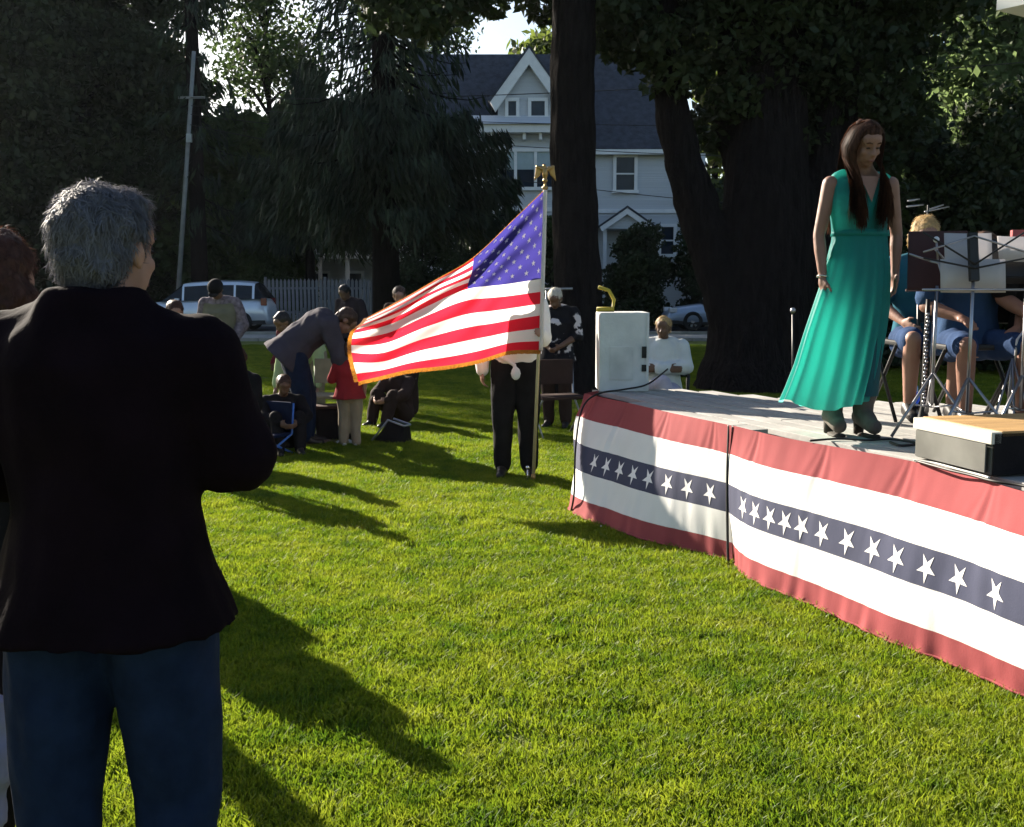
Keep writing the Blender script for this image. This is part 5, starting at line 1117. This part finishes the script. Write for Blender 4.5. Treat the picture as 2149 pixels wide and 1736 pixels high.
# water bottle
c0 = deck(1920, 872); e = empty('water_bottle', (c0.x, c0.y, DZ), 0, 'slim bright blue bottle standing on the stage by the clarinet', 'bottle')
b = MB(); b.tube([(0, 0, 0), (0, 0, .12), (0, 0, .145)], [.024, .024, .013], 12); b.build('bottle_body', mat('blue_plastic', (.03, .16, .7), .3, transl=.3), e, True); b = MB(); b.tube([(0, 0, .145), (0, 0, .18)], [.014, .012], 10); b.build('cap', mat('pale_blue_cap', (.2, .4, .8), .4), e, True)
# small cymbal stand at the right
for px, lb in ((2128, 'silver tripod stand at the right edge'), ):
    c0 = gp(px, 700, 5.75); e = empty('cymbal_stand', (c0.x, 5.75, DZ), 0, lb, 'stand'); b = MB(); b.tube([(0, 0, .2), (.02, 0, .5), (.1, 0, .62)], .008, 6); b.build('shaft', chrome, e, True)
    for dx, dy in ((-.10, -.05), (.07, -.08), (.03, .1), (-.02, -.09)): b = MB(); b.tube([(0, 0, .40), (dx, dy, .10), (dx * 1.6, dy, 0)], .007, 6); b.build('leg', chrome, e, True)
# microphone on thin stand
c0 = gp(1664, 652, 8.6); e = empty('microphone_stand', (c0.x, 8.6, 0), 0, 'thin microphone stand with shiny tip, before the dark tree left of the teal dress', 'microphone stand')
b = MB(); b.tube([(.03, 0, .02), (.012, 0, .9), (0, 0, c0.z - .03)], .008, 6); b.build('shaft', blackm, e, True); b = MB(); b.ell((0, 0, c0.z), (.022, .022, .024)); b.build('microphone', chrome, e, True)
for a in (0, 120, 240): b = MB(); b.tube([(.03, 0, .12), (.03 + .3 * math.cos(R_(a)), .3 * math.sin(R_(a)), .01)], .008, 6); b.build('leg', blackm, e, True)
# riser box
Bc = deck(2080, 1002); Ac = deck(1922, 962); ru = (Ac - Bc); rl = ru.length; ru.normalize(); rv_ = Vector((ru.y, -ru.x, 0)); rv_ = rv_ if rv_.x > 0 else -rv_
rz = math.atan2(rv_.y, rv_.x); ctr = Bc + ru * rl / 2 + rv_ * .7
e = empty('riser_box', (ctr.x, ctr.y, DZ), rz, 'low grey riser box with plywood top and black front on the stage edge', 'platform'); RH = .19
b = MB(); b.box((0, 0, (RH - .05) / 2 + .004), (1.4, rl, RH - .058)); b.build('side_panel', mat('grey_scuffed_side', (.10, .10, .09), .6, .3, 5, bump=.3), e, bevel=.004)
b = MB(); b.box((0, -rl / 2 - .006, RH / 2), (1.4, .008, RH - .02)); b.build('front_panel', black_m, e)
b = MB(); b.box((-.69, 0, RH - .028), (.05, rl + .02, .05)); b.build('edge_trim', mat('pale_trim', (.50, .48, .42), .6, .15), e, bevel=.004)
b = MB(); b.box((.04, 0, RH - .012), (1.41, rl + .02, .024)); b.build('plywood_top', mat('plywood', (.36, .22, .09), .6, .25, 2, stretch=(1, 14, 1), bump=.2), e, bevel=.003)
b = MB(); b.box((-.716, 0, RH * .40), (.006, rl - .04, RH * .62)); b.build('label_plate', mat('grey_plate', (.14, .14, .13), .4, .3, 4), e)
# cables on the deck
gr = mat('grey_cable', (.10, .10, .10), .6)
def dp(px, py): return on_z(px, py, DZ + .008)
cable('thin dark cable running along the stage edge under the singer', [dp(1700, 925), dp(1760, 921), dp(1820, 924), dp(1870, 922), dp(1925, 930)], .006)
cable('second dark cable lying beside the riser box', [dp(1868, 928), dp(1890, 935), dp(1930, 934), dp(1950, 945)], .007)
cable('cable at the foot of the riser front', [dp(1925, 968), dp(1985, 985), dp(2040, 998), dp(2085, 1010), dp(2149, 1020), dp(2250, 1045)], .006)
cable('pale cable at the foot of the riser', [dp(1918, 966), dp(1960, 972), dp(2010, 985), dp(2060, 998), dp(2075, 1003)], .005, m=mat('pale_cable', (.5, .5, .46)))
# white canopy corner above the right edge of the stage
cp = on_y(2091, 22, 7.5); cu = Vector((.82, .57, 0)).normalized(); cvv = Vector((.57, -.82, 0)).normalized()
e = empty('canopy', (cp.x, cp.y, 0), 0, 'corner of a white canopy roof above the right edge of the stage', 'canopy'); zc = cp.z
b = MB(); LA, LB_ = 5.0, 3.2; q = [Vector((0, 0, 0)), cu * LA, cu * LA + cvv * LB_, cvv * LB_]
b.add([(v.x, v.y, zc) for v in q] + [(v.x, v.y, zc + .55) for v in q], [(0, 1, 2, 3), (7, 6, 5, 4), (0, 1, 5, 4), (1, 2, 6, 5), (2, 3, 7, 6), (3, 0, 4, 7)]); b.build('roof', mat('white_canopy', (.80, .79, .76), .7, .03), e)
for p in (cu * 4.6 + cvv * .3, cu * 4.6 + cvv * 2.9, cvv * 2.9 + cu * .9): b = MB(); b.tube([(p.x, p.y, 0), (p.x, p.y, zc)], .05, 10); b.build('post', chrome, e, True)

# ------------------------------------------------------------------ things on the lawn
c0 = on_z(826, 930); bag = empty('bag', c0, R_(-20), 'black open topped bag with grey trim lying on the lawn right of the toddler', 'bag')
b = MB(); b.add([(-.20, -.10, 0), (.14, -.12, 0), (.16, .10, 0), (-.18, .12, 0), (-.03, -.05, .22), (.15, -.07, .17), (.16, .05, .17), (-.03, .06, .22)], [(0, 1, 2, 3), (4, 5, 6, 7), (0, 1, 5, 4), (1, 2, 6, 5), (2, 3, 7, 6), (3, 0, 4, 7)]); b.build('bag_body', black_m, bag, bevel=.02)
b = MB(); b.tube([(-.19, -.10, .03), (-.03, -.055, .235), (.15, -.07, .185), (.16, .05, .185), (-.03, .065, .235)], .012, 6); b.build('trim', mat('grey_trim', (.3, .32, .36)), bag, True)
bluem = cloth('navy_canvas', (.008, .014, .04)); c0 = on_z(545, 925, 0); c0 = Vector((X(545, 9.9), 9.9, 0))
ch = chair('camping_chair', 'low navy camping chair with blue frame beside the grey haired man', c0, R_(150), bluem, mat('blue_frame', (.05, .16, .5), .4), .20, .48, .36)
c0 = Vector((X(698, 10.9), 10.9, 0)); e = empty('cooler', c0, R_(10), 'dark soft cooler between the legs of the bending man and the toddler', 'cooler'); b = MB(); b.box((0, 0, .17), (.36, .26, .34)); b.build('cooler_body', black_m, e, bevel=.03); b = MB(); b.box((0, 0, .355), (.37, .27, .03)); b.build('lid', cloth('dark_brown', (.045, .028, .024)), e, bevel=.01)
c0 = Vector((X(690, 11.3), 11.3, 0)); chair('camping_chair', 'pale canvas camping chair behind the bending man', c0, R_(170), khaki_m, blackm, .42, .78, .46)
c0 = on_z(735, 933); e = empty('paper_bag', c0, .3, 'crumpled white paper on the grass before the toddler', 'paper'); b = MB(); b.ell((0, 0, .02), (.11, .06, .025), None, 10, 6); b.ell((-.1, .02, .02), (.06, .05, .02), None, 8, 5); blob(b, 'sheet', wht_m, e, .01, 0, (.02, 30, 30, 30))
c0 = on_z(650, 928); e = empty('blanket', c0, .15, 'crumpled brown blanket on the grass below the bending man', 'blanket')
V_ = [((i / 30 - .5) * .75, (j / 20 - .5) * .55, .025 + .03 * noise.noise((i * .3, j * .3, 2)) + .02 * noise.noise((i * .7, j * .7, 5))) for j in range(21) for i in range(31)]
b = MB(); b.add(V_, [(j * 31 + i, j * 31 + i + 1, (j + 1) * 31 + i + 1, (j + 1) * 31 + i) for j in range(20) for i in range(30)]); b.build('cloth', cloth('brown_blanket', (.13, .09, .08), .4), e, True, fixn=False)
c0 = on_z(600, 905); e = empty('picnic_box', c0, .1, 'clear and dark picnic box with red lid on the grass', 'box'); b = MB(); b.box((0, 0, .10), (.34, .22, .20)); b.build('box_body', greyc, e, bevel=.015); b = MB(); b.box((-.02, 0, .27), (.22, .16, .02)); b.tube([(-.1, 0, .2), (-.1, 0, .27)], .01, 6); b.tube([(.06, 0, .2), (.06, 0, .27)], .01, 6); b.build('red_lid', red_m, e)
c0 = Vector((X(1172, 11.2), 11.2, 0)); chair('camping_chair', 'folded camping chair with silver legs beside the person in the flowered top', c0, R_(200), cloth('dark_brown', (.045, .028, .024)), chrome, .42, .78, .5)
c0 = Vector((X(1390, 11.2), 11.2, 0)); chair('camping_chair', 'low camping chair under the person in the white jacket', c0, R_(172), black_m, blackm, .45, .86, .52, arms=True)
c0 = gp(1165, 607, 12.6); e = empty('tree_bracket', c0, 0, 'pale horizontal pipe beside the thick trunk at head height', 'pipe'); b = MB(); b.tube([(-.13, 0, 0), (.20, 0, .005)], .014, 8); b.tube([(-.10, 0, 0), (-.10, 0, -c0.z)], .010, 6); b.build('pipe', chrome, e, True)
c = on_y(-8, 600, 2.7); e = empty('tote_bag', (on_y(2, 1500, 2.45).x - .10, 2.45, .30), 0, 'pale lilac tote bag with tan handle hanging at the left edge', 'bag')
b = MB(); b.loft([((0, 0, 0), (.10, 0, 0), (0, .05, 0)), ((0, 0, .12), (.135, 0, 0), (0, .06, 0)), ((0, 0, .30), (.12, 0, 0), (0, .045, 0))], 16); blob(b, 'bag_body', cloth('lilac_canvas', (.26, .25, .36)), e, .009, 2, (.02, 9, 9, 9))
b = MB(); b.tube([(-.08, 0, .28), (-.05, 0, .50), (.03, 0, .52), (.095, 0, .28)], .010, 6, flat=.5); b.build('handle', mat('tan_strap', (.4, .24, .10)), e, True)
# small litter
for i, (px, py, s, lb) in enumerate([(1418, 1297, .03, 'small yellow leaf lying in the grass before the right bunting'), (1262, 1093 + 12, .012, 'tiny white petal at the foot of the left bunting'), (1800, 1505, .010, 'tiny white fleck in the foreground grass')]):
    c0 = on_z(px, py, .045); e = empty('fallen_leaf', c0, i * 1.1, lb, 'leaf'); b = MB(); b.add([(-s, 0, 0), (0, -s * .5, .006), (s, 0, .0), (0, s * .5, .01)], [(0, 1, 2), (0, 2, 3)]); b.build('leaf', mat('yellow_leaf', (.5, .55, .08), transl=.4) if i == 0 else wht_m, e, fixn=False)

# ------------------------------------------------------------------ air
hz = MB(); hz.box((0, 34, 13.5), (160, 84, 29.0)); hzo = hz.build('haze', [], fixn=True); tagp(hzo, 'faint haze added over the park to imitate lens glare', 'haze', kind='stuff')  # thin scattering volume added in place of a lens glare veil
hm = bpy.data.materials.new('haze'); hm.use_nodes = True; hn = hm.node_tree.nodes; hn.remove(hn['Principled BSDF'])
pvv = hn.new('ShaderNodeVolumePrincipled'); pvv.inputs['Color'].default_value = (.80, .88, 1.0, 1); pvv.inputs['Density'].default_value = 0.00010; pvv.inputs['Anisotropy'].default_value = 0.3
hm.node_tree.links.new(pvv.outputs[0], hn['Material Output'].inputs['Volume']); hzo.data.materials.append(hm)
